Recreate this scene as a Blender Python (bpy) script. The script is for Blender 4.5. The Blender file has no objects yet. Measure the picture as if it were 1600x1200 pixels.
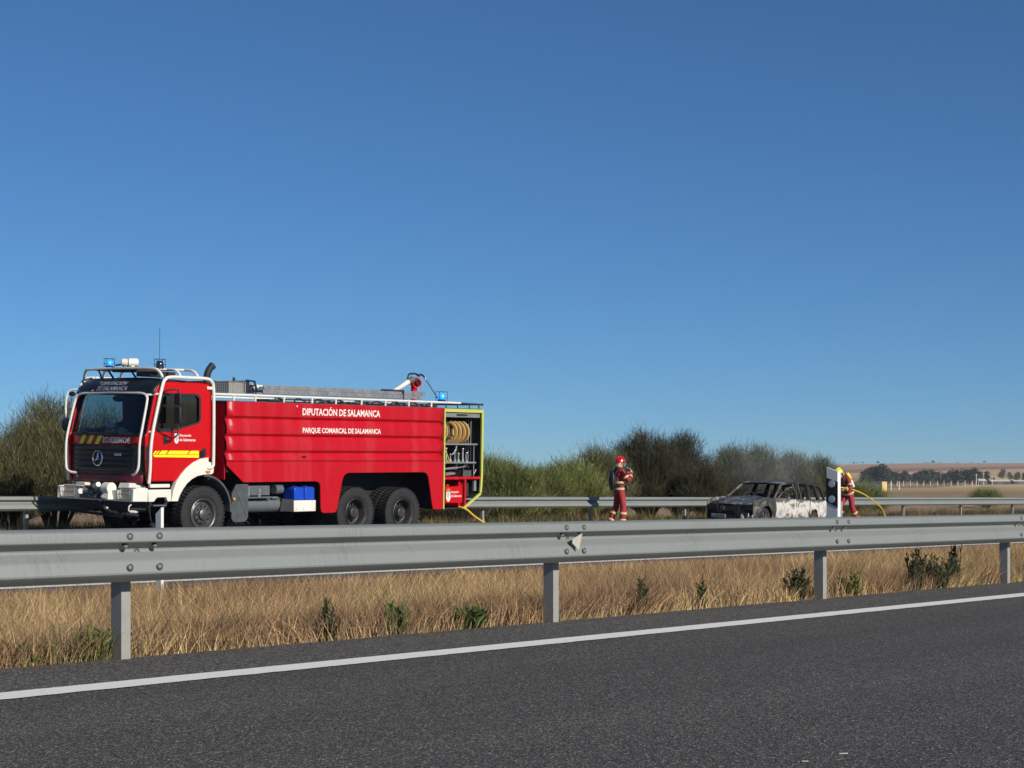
import bpy, bmesh, math, random
import numpy as np
from mathutils import Vector, Matrix, noise
from mathutils.geometry import tessellate_polygon

R = math.radians
S = bpy.context.scene
COL = S.collection
random.seed(7)
rng = np.random.default_rng(11)

# ------------------------------------------------------------------ camera
F_PX, VPX, HY, CAM_H = 2800.0, 2310.0, 779.0, 0.918      # focal length, road vanishing point, horizon row (1600 px picture)
TH = math.atan2(VPX, F_PX)
cam = bpy.data.cameras.new('camera')
cam.sensor_width = 36.0
cam.lens = 36.0 * F_PX / 1600.0
cam.shift_y = (HY - 600.0) / 1600.0
cam.clip_start = 0.1
cam.clip_end = 12000
cam_o = bpy.data.objects.new('camera', cam)
COL.objects.link(cam_o)
cam_o.location = (0, 0, CAM_H)
cam_o.rotation_euler = (R(90), 0, -(R(90) - TH))
S.camera = cam_o

# ------------------------------------------------------------------ sky, sun, exposure
SUN_EL = R(26.0)
SUN_AZ = (-0.10, -1.0)                                   # towards the sun, on the ground plane
world = bpy.data.worlds.new('World')
S.world = world
world.use_nodes = True
wn = world.node_tree.nodes
sky = wn.new('ShaderNodeTexSky')
sky.sky_type = 'NISHITA'
sky.sun_disc = False
sky.sun_elevation = SUN_EL
sky.sun_rotation = math.atan2(SUN_AZ[0], SUN_AZ[1])
sky.altitude = 6000
sky.air_density = 1.5
sky.dust_density = 0.0
sky.ozone_density = 8.0
wn['Background'].inputs[1].default_value = 0.08
wb = wn.new('ShaderNodeMixRGB')                          # the photograph's white balance
wb.blend_type = 'MULTIPLY'
wb.inputs[0].default_value = 1.0
wb.inputs[2].default_value = (0.80, 1.02, 1.01, 1)
world.node_tree.links.new(sky.outputs[0], wb.inputs[1])
world.node_tree.links.new(wb.outputs[0], wn['Background'].inputs[0])
sun = bpy.data.lights.new('sun', 'SUN')
sun.energy = 5.0
sun.angle = R(0.53)
sun.color = (1.0, 0.94, 0.85)
sun_o = bpy.data.objects.new('sun', sun)
COL.objects.link(sun_o)
sd = Vector((SUN_AZ[0], SUN_AZ[1], 0)).normalized() * math.cos(SUN_EL) + Vector((0, 0, math.sin(SUN_EL)))
sun_o.rotation_euler = sd.to_track_quat('Z', 'Y').to_euler()
sun_o.location = (-5, -20, 30)
S.view_settings.view_transform = 'Standard'
S.view_settings.look = 'None'
S.view_settings.exposure = 0.0
S.view_settings.gamma = 1.0
S.cycles.volume_bounces = 0
S.cycles.transparent_max_bounces = 16

# ------------------------------------------------------------------ helpers
AX = Vector((math.cos(TH), math.sin(TH), 0))
RT = Vector((math.sin(TH), -math.cos(TH), 0))


def ray(x, y):
    return AX * F_PX + RT * (x - 800) + Vector((0, 0, HY - y))


def atY(x, y, Y):
    d = ray(x, y)
    return Vector((0, 0, CAM_H)) + d * (Y / d.y)


def atZ(x, y, depth):
    """point seen at a pixel, at a depth along the view axis"""
    d = ray(x, y)
    return Vector((0, 0, CAM_H)) + d * (depth / F_PX)


def tag(o, label=None, cat=None, group=None, kind=None):
    if label: o['label'] = label
    if cat: o['category'] = cat
    if group: o['group'] = group
    if kind: o['kind'] = kind
    return o


def empty(name, loc=(0, 0, 0), rot=(0, 0, 0), label=None, cat=None, group=None):
    o = bpy.data.objects.new(name, None)
    o.empty_display_size = 0.3
    COL.objects.link(o)
    o.location = loc
    o.rotation_euler = rot
    return tag(o, label, cat, group)


def link(name, me, parent=None, loc=None, rot=None):
    o = bpy.data.objects.new(name, me)
    COL.objects.link(o)
    if parent: o.parent = parent
    if loc is not None: o.location = loc
    if rot is not None: o.rotation_euler = rot
    return o


class MB:
    """collects shapes; build() links them as one mesh object"""
    def __init__(s):
        s.v, s.f, s.m = [], [], []
        s.mi = 0

    def add(s, vs, fs):
        b = len(s.v)
        s.v += [tuple(p) for p in vs]
        for f in fs:
            s.f.append([b + i for i in f])
            s.m.append(s.mi)
        return s

    def box(s, a, b):
        x0, y0, z0 = (min(a[i], b[i]) for i in range(3))
        x1, y1, z1 = (max(a[i], b[i]) for i in range(3))
        return s.add([(x0, y0, z0), (x1, y0, z0), (x1, y1, z0), (x0, y1, z0), (x0, y0, z1), (x1, y0, z1), (x1, y1, z1), (x0, y1, z1)],
                     [(0, 3, 2, 1), (4, 5, 6, 7), (0, 1, 5, 4), (1, 2, 6, 5), (2, 3, 7, 6), (3, 0, 4, 7)])

    def hexa(s, p):
        """8 corners: 4 bottom, 4 top, counterclockwise seen from above"""
        return s.add(p, [(0, 3, 2, 1), (4, 5, 6, 7), (0, 1, 5, 4), (1, 2, 6, 5), (2, 3, 7, 6), (3, 0, 4, 7)])

    def cyl(s, p0, p1, r0, r1=None, n=16, caps=True):
        r1 = r0 if r1 is None else r1
        p0, p1 = Vector(p0), Vector(p1)
        d = (p1 - p0).normalized()
        a = d.orthogonal().normalized()
        b = d.cross(a)
        vs = []
        for p, r in ((p0, r0), (p1, r1)):
            for i in range(n):
                t = 2 * math.pi * i / n
                vs.append(p + a * (r * math.cos(t)) + b * (r * math.sin(t)))
        fs = [(i, (i + 1) % n, n + (i + 1) % n, n + i) for i in range(n)]
        if caps:
            fs += [tuple(reversed(range(n))), tuple(range(n, 2 * n))]
        return s.add(vs, fs)

    def tube(s, pts, r, n=8, caps=True):
        P = [Vector(p) for p in pts]
        rs = r if isinstance(r, (list, tuple)) else [r] * len(P)
        vs, a = [], None
        for i, p in enumerate(P):
            d = (P[min(i + 1, len(P) - 1)] - P[max(i - 1, 0)])
            d = d.normalized() if d.length > 1e-9 else Vector((0, 0, 1))
            if a is None:
                a = d.orthogonal().normalized()
            else:
                a = (a - d * a.dot(d))
                a = a.normalized() if a.length > 1e-6 else d.orthogonal().normalized()
            b = d.cross(a)
            for k in range(n):
                t = 2 * math.pi * k / n
                vs.append(p + a * (rs[i] * math.cos(t)) + b * (rs[i] * math.sin(t)))
        fs = []
        for i in range(len(P) - 1):
            for k in range(n):
                fs.append((i * n + k, i * n + (k + 1) % n, (i + 1) * n + (k + 1) % n, (i + 1) * n + k))
        if caps:
            fs += [tuple(reversed(range(n))), tuple(range((len(P) - 1) * n, len(P) * n))]
        return s.add(vs, fs)

    def lathe(s, prof, c, axis, n=32, closed=False):
        """prof: (distance along axis, radius)"""
        c, d = Vector(c), Vector(axis).normalized()
        a = d.orthogonal().normalized()
        b = d.cross(a)
        vs = []
        for h, r in prof:
            for k in range(n):
                t = 2 * math.pi * k / n
                vs.append(c + d * h + a * (r * math.cos(t)) + b * (r * math.sin(t)))
        fs = []
        m = len(prof)
        for i in range(m if closed else m - 1):
            j = (i + 1) % m
            for k in range(n):
                fs.append((i * n + k, i * n + (k + 1) % n, j * n + (k + 1) % n, j * n + k))
        return s.add(vs, fs)

    def plate(s, outer, holes, fn, lo, hi):
        """flat outline with holes; fn(a, b, t) -> xyz, thickness from lo to hi"""
        loops = [outer] + list(holes)
        tri = tessellate_polygon([[Vector((p[0], p[1], 0)) for p in l] for l in loops])
        flat = [p for l in loops for p in l]
        n = len(flat)
        vs = [fn(p[0], p[1], lo) for p in flat] + [fn(p[0], p[1], hi) for p in flat]
        fs = [tuple(t) for t in tri] + [tuple(n + i for i in reversed(t)) for t in tri]
        o = 0
        for l in loops:
            k = len(l)
            for i in range(k):
                j = (i + 1) % k
                fs.append((o + i, o + j, n + o + j, n + o + i))
            o += k
        return s.add(vs, fs)

    def ell(s, c, r, n=14, m=9, rot=None):
        vs, fs = [], []
        c = Vector(c)
        for j in range(m + 1):
            ph = math.pi * j / m
            for i in range(n):
                t = 2 * math.pi * i / n
                p = Vector((r[0] * math.sin(ph) * math.cos(t), r[1] * math.sin(ph) * math.sin(t), r[2] * math.cos(ph)))
                if rot: p = rot @ p
                vs.append(c + p)
        for j in range(m):
            for i in range(n):
                fs.append((j * n + i, (j + 1) * n + i, (j + 1) * n + (i + 1) % n, j * n + (i + 1) % n))
        return s.add(vs, fs)

    def grid(s, nu, nv, fn, keep=None):
        ids, vs, fs = {}, [], []
        for i in range(nu):
            for j in range(nv):
                if keep and not keep((i + .5) / nu, (j + .5) / nv): continue
                q = []
                for a, b in ((i, j), (i + 1, j), (i + 1, j + 1), (i, j + 1)):
                    if (a, b) not in ids:
                        ids[(a, b)] = len(vs)
                        vs.append(fn(a / nu, b / nv))
                    q.append(ids[(a, b)])
                fs.append(q)
        return s.add(vs, fs)

    def mesh(s, name, mats, smooth=35):
        me = bpy.data.meshes.new(name)
        me.from_pydata(s.v, [], s.f)
        for m in (mats if isinstance(mats, (list, tuple)) else [mats]):
            me.materials.append(m)
        if s.mi or any(s.m):
            me.polygons.foreach_set('material_index', s.m)
        bm = bmesh.new()
        bm.from_mesh(me)
        bmesh.ops.recalc_face_normals(bm, faces=bm.faces)
        bm.to_mesh(me)
        bm.free()
        if smooth:
            me.polygons.foreach_set('use_smooth', [True] * len(me.polygons))
            me.set_sharp_from_angle(angle=R(smooth))
        me.update()
        return me

    def build(s, name, mats, parent=None, loc=None, rot=None, smooth=35, bevel=0, solid=0):
        o = link(name, s.mesh(name, mats, smooth), parent, loc, rot)
        if solid:
            m = o.modifiers.new('thickness', 'SOLIDIFY')
            m.thickness = solid
        if bevel:
            m = o.modifiers.new('bevel', 'BEVEL')
            m.width = bevel
            m.segments = 2
            m.limit_method = 'ANGLE'
            m.angle_limit = R(40)
        return o


def node_mat(name):
    m = bpy.data.materials.new(name)
    m.use_nodes = True
    nt = m.node_tree
    return m, nt, nt.nodes['Principled BSDF'], nt.nodes, nt.links


def mat(name, col, rough=0.5, metal=0.0, var=0.12, scale=6.0, bump=0.0, bscale=60.0, dirt=None, dirt_amt=0.3, dirt_scale=1.5, stretch=(1, 1, 1), coat=0.0, spec=0.5):
    m, nt, b, N, L = node_mat(name)
    tc = N.new('ShaderNodeTexCoord')
    mp = N.new('ShaderNodeMapping')
    mp.inputs['Scale'].default_value = stretch
    L.new(tc.outputs['Object'], mp.inputs[0])
    nz = N.new('ShaderNodeTexNoise')
    nz.inputs['Scale'].default_value = scale
    nz.inputs['Detail'].default_value = 5
    L.new(mp.outputs[0], nz.inputs['Vector'])
    cr = N.new('ShaderNodeValToRGB')
    cr.color_ramp.elements[0].position = 0.3
    cr.color_ramp.elements[1].position = 0.7
    cr.color_ramp.elements[0].color = tuple(c * (1 - var) for c in col) + (1,)
    cr.color_ramp.elements[1].color = tuple(min(1, c * (1 + var)) for c in col) + (1,)
    L.new(nz.outputs[0], cr.inputs[0])
    out = cr.outputs[0]
    if dirt:
        n2 = N.new('ShaderNodeTexNoise')
        n2.inputs['Scale'].default_value = dirt_scale
        n2.inputs['Detail'].default_value = 8
        n2.inputs['Roughness'].default_value = 0.65
        L.new(mp.outputs[0], n2.inputs['Vector'])
        r2 = N.new('ShaderNodeValToRGB')
        r2.color_ramp.elements[0].position = 0.48
        r2.color_ramp.elements[1].position = 0.72
        r2.color_ramp.elements[0].color = (0, 0, 0, 1)
        r2.color_ramp.elements[1].color = (dirt_amt,) * 3 + (1,)
        L.new(n2.outputs[0], r2.inputs[0])
        mx = N.new('ShaderNodeMixRGB')
        mx.inputs[2].default_value = tuple(dirt) + (1,)
        L.new(r2.outputs[0], mx.inputs[0])
        L.new(out, mx.inputs[1])
        out = mx.outputs[0]
    L.new(out, b.inputs['Base Color'])
    b.inputs['Roughness'].default_value = rough
    b.inputs['Metallic'].default_value = metal
    b.inputs['Coat Weight'].default_value = coat
    b.inputs['Coat Roughness'].default_value = 0.12
    b.inputs['Specular IOR Level'].default_value = spec
    if bump:
        n3 = N.new('ShaderNodeTexNoise')
        n3.inputs['Scale'].default_value = bscale
        n3.inputs['Detail'].default_value = 4
        L.new(mp.outputs[0], n3.inputs['Vector'])
        bp = N.new('ShaderNodeBump')
        bp.inputs['Strength'].default_value = bump
        bp.inputs['Distance'].default_value = 0.02
        L.new(n3.outputs[0], bp.inputs['Height'])
        L.new(bp.outputs[0], b.inputs['Normal'])
    return m


def glass_mat(name, tint=(0.35, 0.4, 0.4), refl=1.0):
    m, nt, b, N, L = node_mat(name)
    N.remove(b)
    tr = N.new('ShaderNodeBsdfTransparent')
    tr.inputs[0].default_value = tint + (1,)
    gl = N.new('ShaderNodeBsdfGlossy')
    gl.inputs['Roughness'].default_value = 0.03
    gl.inputs['Color'].default_value = (refl, refl, refl, 1)
    fr = N.new('ShaderNodeFresnel')
    fr.inputs[0].default_value = 1.5
    mx = N.new('ShaderNodeMixShader')
    L.new(fr.outputs[0], mx.inputs[0])
    L.new(tr.outputs[0], mx.inputs[1])
    L.new(gl.outputs[0], mx.inputs[2])
    L.new(mx.outputs[0], N['Material Output'].inputs[0])
    return m


def emit_mat(name, col, strength):
    m, nt, b, N, L = node_mat(name)
    b.inputs['Base Color'].default_value = col + (1,)
    b.inputs['Emission Color'].default_value = col + (1,)
    b.inputs['Emission Strength'].default_value = strength
    b.inputs['Roughness'].default_value = 0.2
    return m


def attr_mat(name, rough=0.8, trans=0.0):
    """colour comes from the per-blade attribute Col"""
    m, nt, b, N, L = node_mat(name)
    a = N.new('ShaderNodeVertexColor')
    a.layer_name = 'Col'
    L.new(a.outputs[0], b.inputs['Base Color'])
    b.inputs['Roughness'].default_value = rough
    b.inputs['Specular IOR Level'].default_value = 0.2
    if trans:
        t = N.new('ShaderNodeBsdfTranslucent')
        L.new(a.outputs[0], t.inputs[0])
        mx = N.new('ShaderNodeMixShader')
        mx.inputs[0].default_value = trans
        L.new(b.outputs[0], mx.inputs[1])
        L.new(t.outputs[0], mx.inputs[2])
        L.new(mx.outputs[0], N['Material Output'].inputs[0])
    return m


M = {}
M['red'] = mat('red_paint', (0.45, 0.0035, 0.012), 0.36, var=0.07, scale=2.0, dirt=(0.52, 0.05, 0.055), dirt_amt=0.5, dirt_scale=0.9, stretch=(3.2, 1, 0.3), spec=0.35)
M['cabred'] = mat('cab_red_paint', (0.52, 0.003, 0.006), 0.32, var=0.05, scale=2.0, dirt=(0.30, 0.04, 0.03), dirt_amt=0.25, stretch=(1, 1, 0.4), spec=0.35)
M['darkred'] = mat('dark_red_panel', (0.16, 0.008, 0.02), 0.5)
M['white'] = mat('cream_paint', (0.74, 0.71, 0.62), 0.4, var=0.05, dirt=(0.35, 0.30, 0.22), dirt_amt=0.3, dirt_scale=3)
M['tube'] = mat('cream_tube_paint', (0.72, 0.69, 0.62), 0.35, var=0.04, dirt=(0.4, 0.36, 0.3), dirt_amt=0.25, dirt_scale=4)
M['black'] = mat('black_plastic', (0.012, 0.014, 0.018), 0.55, var=0.3)
M['visor'] = mat('black_gloss_paint', (0.010, 0.012, 0.018), 0.3, var=0.3)
M['chassis'] = mat('dark_chassis', (0.014, 0.015, 0.017), 0.7, var=0.3, bump=0.2, bscale=20)
M['grey'] = mat('grey_box_metal', (0.10, 0.115, 0.125), 0.6, var=0.15, dirt=(0.06, 0.055, 0.05), dirt_amt=0.5)
M['flap'] = mat('mud_flap_rubber', (0.055, 0.066, 0.072), 0.75, var=0.25, dirt=(0.12, 0.12, 0.11), dirt_amt=0.4, dirt_scale=4)
M['rubber'] = mat('tyre_rubber', (0.017, 0.017, 0.018), 0.85, var=0.25, scale=9, dirt=(0.036, 0.033, 0.03), dirt_amt=0.5, dirt_scale=3, bump=0.15, bscale=40)
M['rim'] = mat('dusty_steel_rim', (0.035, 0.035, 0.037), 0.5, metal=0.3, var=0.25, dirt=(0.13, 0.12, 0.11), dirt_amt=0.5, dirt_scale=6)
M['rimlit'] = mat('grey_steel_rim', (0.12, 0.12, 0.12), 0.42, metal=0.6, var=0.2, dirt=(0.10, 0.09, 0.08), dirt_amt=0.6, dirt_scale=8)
M['chrome'] = mat('chrome', (0.6, 0.62, 0.65), 0.25, metal=1.0, var=0.05)
M['alu'] = mat('ladder_aluminium', (0.30, 0.31, 0.32), 0.5, metal=0.5, var=0.15, dirt=(0.16, 0.15, 0.14), dirt_amt=0.5, dirt_scale=5)
M['mesh'] = mat('mesh_metal', (0.34, 0.33, 0.31), 0.6, metal=0.2, var=0.2)
M['yellow'] = mat('yellow_reflective_tape', (0.86, 0.82, 0.01), 0.45, var=0.04)
M['fyellow'] = mat('lime_reflective_edging', (0.50, 0.53, 0.10), 0.4, var=0.06, dirt=(0.4, 0.35, 0.1), dirt_amt=0.3, dirt_scale=6)
M['letter'] = mat('cream_lettering', (0.80, 0.76, 0.68), 0.5, var=0.04)
M['greyletter'] = mat('grey_lettering', (0.42, 0.45, 0.52), 0.5, var=0.1)
M['blue'] = mat('blue_plastic', (0.006, 0.055, 0.46), 0.4, var=0.1)
M['bluedark'] = mat('unlit_blue_lens', (0.012, 0.030, 0.055), 0.15, var=0.1)
M['bluelit'] = emit_mat('lit_blue_lens', (0.02, 0.30, 0.95), 1.1)
M['bluebase'] = mat('blue_lens_base', (0.004, 0.03, 0.16), 0.2, var=0.1)
M['wire'] = mat('dark_wire', (0.03, 0.035, 0.04), 0.6, var=0.1)
M['orange'] = mat('orange_lens', (0.5, 0.2, 0.03), 0.3, var=0.1)
M['glass'] = glass_mat('cab_window_glass', (0.55, 0.60, 0.58))
M['wsglass'] = glass_mat('windscreen_glass', (0.80, 0.85, 0.84))
M['lensglass'] = glass_mat('headlamp_glass', (0.7, 0.72, 0.72))
M['seat'] = mat('dark_seat_cloth', (0.03, 0.032, 0.035), 0.9, var=0.3, bump=0.2)
M['paper'] = mat('pale_paper', (0.42, 0.47, 0.48), 0.7, var=0.1)
M['hoseY'] = mat('ochre_hose_canvas', (0.50, 0.31, 0.10), 0.8, var=0.2, scale=30)
M['hoseB'] = mat('brown_hose_canvas', (0.13, 0.06, 0.05), 0.8, var=0.2, scale=30)
M['hosebright'] = mat('yellow_hose_rubber', (0.66, 0.40, 0.035), 0.55, var=0.1, scale=20)
M['steel'] = mat('brushed_steel', (0.42, 0.42, 0.41), 0.4, metal=0.7, var=0.15)
M['galv'] = None
M['whiteplastic'] = mat('white_plastic_post', (0.72, 0.72, 0.70), 0.5, var=0.04, dirt=(0.4, 0.38, 0.34), dirt_amt=0.3, dirt_scale=5)
M['blackfilm'] = mat('black_film', (0.008, 0.009, 0.011), 0.4, var=0.1)
M['reflector'] = mat('grey_reflector_glass', (0.50, 0.52, 0.54), 0.25, metal=0.3, var=0.08, scale=90)
M['suit'] = mat('red_fire_suit_cloth', (0.34, 0.022, 0.026), 0.8, var=0.22, scale=10, bump=1.0, bscale=14, dirt=(0.10, 0.03, 0.03), dirt_amt=0.5, dirt_scale=6)
M['helmetred'] = mat('red_helmet_shell', (0.50, 0.008, 0.02), 0.25, var=0.05, coat=0.4)
M['helmetyel'] = mat('yellow_helmet_shell', (0.66, 0.74, 0.05), 0.25, var=0.05, coat=0.4)
M['band'] = mat('pale_yellow_reflective_band', (0.56, 0.46, 0.22), 0.5, var=0.1)
M['skin'] = mat('skin', (0.45, 0.26, 0.19), 0.55, var=0.08)
M['glove'] = mat('glove_leather', (0.50, 0.36, 0.24), 0.8, var=0.15)
M['boot'] = mat('boot_leather', (0.02, 0.02, 0.02), 0.5, var=0.3)
M['cylY'] = mat('yellow_cylinder_paint', (0.74, 0.50, 0.03), 0.35, var=0.05)
M['cylW'] = mat('white_cylinder_paint', (0.68, 0.68, 0.66), 0.35, var=0.05)


def galv_mat():
    m, nt, b, N, L = node_mat('galvanised_steel')
    tc = N.new('ShaderNodeTexCoord')
    mp = N.new('ShaderNodeMapping')
    mp.inputs['Scale'].default_value = (26, 3, 1.2)
    L.new(tc.outputs['Object'], mp.inputs[0])
    n1 = N.new('ShaderNodeTexNoise')
    n1.inputs['Scale'].default_value = 3.0
    n1.inputs['Detail'].default_value = 6
    L.new(mp.outputs[0], n1.inputs['Vector'])
    n2 = N.new('ShaderNodeTexNoise')
    n2.inputs['Scale'].default_value = 1.3
    n2.inputs['Detail'].default_value = 6
    L.new(tc.outputs['Object'], n2.inputs['Vector'])
    n3 = N.new('ShaderNodeTexVoronoi')
    n3.inputs['Scale'].default_value = 45
    L.new(tc.outputs['Object'], n3.inputs['Vector'])
    ad = N.new('ShaderNodeMath'); ad.operation = 'ADD'
    L.new(n1.outputs[0], ad.inputs[0]); L.new(n2.outputs[0], ad.inputs[1])
    a2 = N.new('ShaderNodeMath'); a2.operation = 'MULTIPLY_ADD'
    a2.inputs[1].default_value = 0.12
    L.new(n3.outputs['Color'], a2.inputs[0]); L.new(ad.outputs[0], a2.inputs[2])
    cr = N.new('ShaderNodeValToRGB')
    e = cr.color_ramp.elements
    e[0].position = 0.70; e[1].position = 1.28
    e[0].color = (0.185, 0.198, 0.185, 1); e[1].color = (0.238, 0.254, 0.238, 1)
    L.new(a2.outputs[0], cr.inputs[0])
    L.new(cr.outputs[0], b.inputs['Base Color'])
    b.inputs['Metallic'].default_value = 0.25
    b.inputs['Roughness'].default_value = 0.55
    return m


M['galv'] = galv_mat()
M['galvdark'] = mat('weathered_galvanised_post', (0.30, 0.295, 0.265), 0.6, metal=0.1, var=0.10, dirt=(0.17, 0.16, 0.14), dirt_amt=0.4, dirt_scale=4)
M['bolt'] = mat('rust_rimmed_bolt', (0.05, 0.048, 0.043), 0.6, metal=0.4, var=0.2)


def asphalt(name, base, speck, scale, tint):
    m, nt, b, N, L = node_mat(name)
    tc = N.new('ShaderNodeTexCoord')
    v = N.new('ShaderNodeTexVoronoi'); v.inputs['Scale'].default_value = scale
    L.new(tc.outputs['Object'], v.inputs['Vector'])
    sep = N.new('ShaderNodeSeparateColor'); L.new(v.outputs['Color'], sep.inputs[0])
    cr = N.new('ShaderNodeValToRGB')
    e = cr.color_ramp.elements
    e[0].position = 0.0; e[0].color = tuple(base * 0.30 * t for t in tint) + (1,)
    e[1].position = 1.0; e[1].color = tuple(speck * t for t in tint) + (1,)
    for p, k in ((0.5, 0.88), (0.80, 1.55), (0.95, 2.4)):
        q = e.new(p); q.color = tuple(base * k * t for t in tint) + (1,)
    L.new(sep.outputs[0], cr.inputs[0])
    n2 = N.new('ShaderNodeTexNoise'); n2.inputs['Scale'].default_value = 1.0; n2.inputs['Detail'].default_value = 6
    mpl = N.new('ShaderNodeMapping'); mpl.inputs['Scale'].default_value = (0.10, 1.3, 1.0)      # wear runs along the lane
    L.new(tc.outputs['Object'], mpl.inputs[0]); L.new(mpl.outputs[0], n2.inputs['Vector'])
    mr = N.new('ShaderNodeMapRange')
    mr.inputs[1].default_value = 0.3; mr.inputs[2].default_value = 0.7
    mr.inputs[3].default_value = 0.84; mr.inputs[4].default_value = 1.17
    L.new(n2.outputs[0], mr.inputs[0])
    n4 = N.new('ShaderNodeTexNoise'); n4.inputs['Scale'].default_value = 38; n4.inputs['Detail'].default_value = 3
    L.new(tc.outputs['Object'], n4.inputs['Vector'])
    mr4 = N.new('ShaderNodeMapRange')
    mr4.inputs[1].default_value = 0.3; mr4.inputs[2].default_value = 0.7
    mr4.inputs[3].default_value = 0.72; mr4.inputs[4].default_value = 1.25
    L.new(n4.outputs[0], mr4.inputs[0])
    mm = N.new('ShaderNodeMath'); mm.operation = 'MULTIPLY'
    L.new(mr.outputs[0], mm.inputs[0]); L.new(mr4.outputs[0], mm.inputs[1])
    vm = N.new('ShaderNodeVectorMath'); vm.operation = 'SCALE'
    L.new(cr.outputs[0], vm.inputs[0]); L.new(mm.outputs[0], vm.inputs['Scale'])
    L.new(vm.outputs[0], b.inputs['Base Color'])
    b.inputs['Roughness'].default_value = 0.85
    b.inputs['Specular IOR Level'].default_value = 0.3
    bp = N.new('ShaderNodeBump'); bp.inputs['Strength'].default_value = 0.7; bp.inputs['Distance'].default_value = 0.006
    L.new(v.outputs['Distance'], bp.inputs['Height'])
    L.new(bp.outputs[0], b.inputs['Normal'])
    return m


M['asphalt'] = asphalt('near_asphalt', 0.082, 0.40, 135, (1.0, 0.935, 0.81))
M['shoulder'] = asphalt('dusty_shoulder_asphalt', 0.098, 0.34, 95, (1.0, 0.92, 0.79))
M['asphaltfar'] = asphalt('far_asphalt', 0.095, 0.22, 60, (1.0, 0.97, 0.94))


def paint_mat():
    m, nt, b, N, L = node_mat('worn_white_road_paint')
    tc = N.new('ShaderNodeTexCoord')
    n = N.new('ShaderNodeTexNoise'); n.inputs['Scale'].default_value = 35; n.inputs['Detail'].default_value = 6
    L.new(tc.outputs['Object'], n.inputs['Vector'])
    cr = N.new('ShaderNodeValToRGB'); e = cr.color_ramp.elements
    e[0].position = 0.20; e[0].color = (0.28, 0.26, 0.23, 1)
    e[1].position = 0.38; e[1].color = (0.83, 0.81, 0.75, 1)
    L.new(n.outputs[0], cr.inputs[0]); L.new(cr.outputs[0], b.inputs['Base Color'])
    b.inputs['Roughness'].default_value = 0.7
    bp = N.new('ShaderNodeBump'); bp.inputs['Strength'].default_value = 0.4; bp.inputs['Distance'].default_value = 0.004
    L.new(n.outputs[0], bp.inputs['Height']); L.new(bp.outputs[0], b.inputs['Normal'])
    return m


M['paint'] = paint_mat()


def ground_mat():
    """dry soil and stubble; far off, fields of different crops"""
    m, nt, b, N, L = node_mat('dry_farmland')
    tc = N.new('ShaderNodeTexCoord')
    n1 = N.new('ShaderNodeTexNoise'); n1.inputs['Scale'].default_value = 0.9; n1.inputs['Detail'].default_value = 8
    L.new(tc.outputs['Object'], n1.inputs['Vector'])
    c1 = N.new('ShaderNodeValToRGB'); e = c1.color_ramp.elements
    e[0].position = 0.3; e[0].color = (0.22, 0.145, 0.082, 1)
    e[1].position = 0.7; e[1].color = (0.40, 0.29, 0.175, 1)
    L.new(n1.outputs[0], c1.inputs[0])
    mp = N.new('ShaderNodeMapping')
    mp.inputs['Rotation'].default_value = (0, 0, R(38))
    mp.inputs['Scale'].default_value = (0.0022, 0.0062, 0.0)
    L.new(tc.outputs['Object'], mp.inputs[0])
    v = N.new('ShaderNodeTexVoronoi'); v.inputs['Scale'].default_value = 1.0
    L.new(mp.outputs[0], v.inputs['Vector'])
    sp = N.new('ShaderNodeSeparateColor'); L.new(v.outputs['Color'], sp.inputs[0])
    c2 = N.new('ShaderNodeValToRGB'); c2.color_ramp.interpolation = 'CONSTANT'
    e = c2.color_ramp.elements
    e[0].position = 0; e[0].color = (0.44, 0.26, 0.165, 1)
    e[1].position = 0.3; e[1].color = (0.62, 0.46, 0.23, 1)
    q = e.new(0.5); q.color = (0.30, 0.165, 0.105, 1)
    q = e.new(0.64); q.color = (0.54, 0.37, 0.21, 1)
    q = e.new(0.86); q.color = (0.27, 0.21, 0.13, 1)
    L.new(sp.outputs[0], c2.inputs[0])
    ln = N.new('ShaderNodeVectorMath'); ln.operation = 'LENGTH'; L.new(tc.outputs['Object'], ln.inputs[0])
    mr = N.new('ShaderNodeMapRange'); mr.inputs[1].default_value = 250; mr.inputs[2].default_value = 700
    L.new(ln.outputs['Value'], mr.inputs[0])
    mx = N.new('ShaderNodeMixRGB'); L.new(mr.outputs[0], mx.inputs[0])
    L.new(c1.outputs[0], mx.inputs[1]); L.new(c2.outputs[0], mx.inputs[2])
    L.new(mx.outputs[0], b.inputs['Base Color'])
    b.inputs['Roughness'].default_value = 0.95
    b.inputs['Specular IOR Level'].default_value = 0.1
    bp = N.new('ShaderNodeBump'); bp.inputs['Strength'].default_value = 0.5; bp.inputs['Distance'].default_value = 0.05
    L.new(n1.outputs[0], bp.inputs['Height']); L.new(bp.outputs[0], b.inputs['Normal'])
    return m


M['ground'] = ground_mat()

# ------------------------------------------------------------------ terrain, roads
FAR0, FAR1 = 18.7, 30.35


def zfar(Y):
    return 0.047 + 0.035 * (Y - 27.35)


DPROF = [(0, 0.16), (60, 0.25), (100, 0.95), (200, 1.5), (350, 2.3), (600, 4.9), (1000, 8.3), (1500, 18.5), (2500, 49.5), (3200, 58), (4500, 40), (9000, 0)]
MPROF = [(8.2, -0.03), (8.5, -0.03), (8.85, -0.13), (9.5, -0.27), (11, -0.42), (13, -0.50), (15.5, -0.46), (17.2, -0.36), (18.6, zfar(18.6) - 0.02)]


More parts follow.
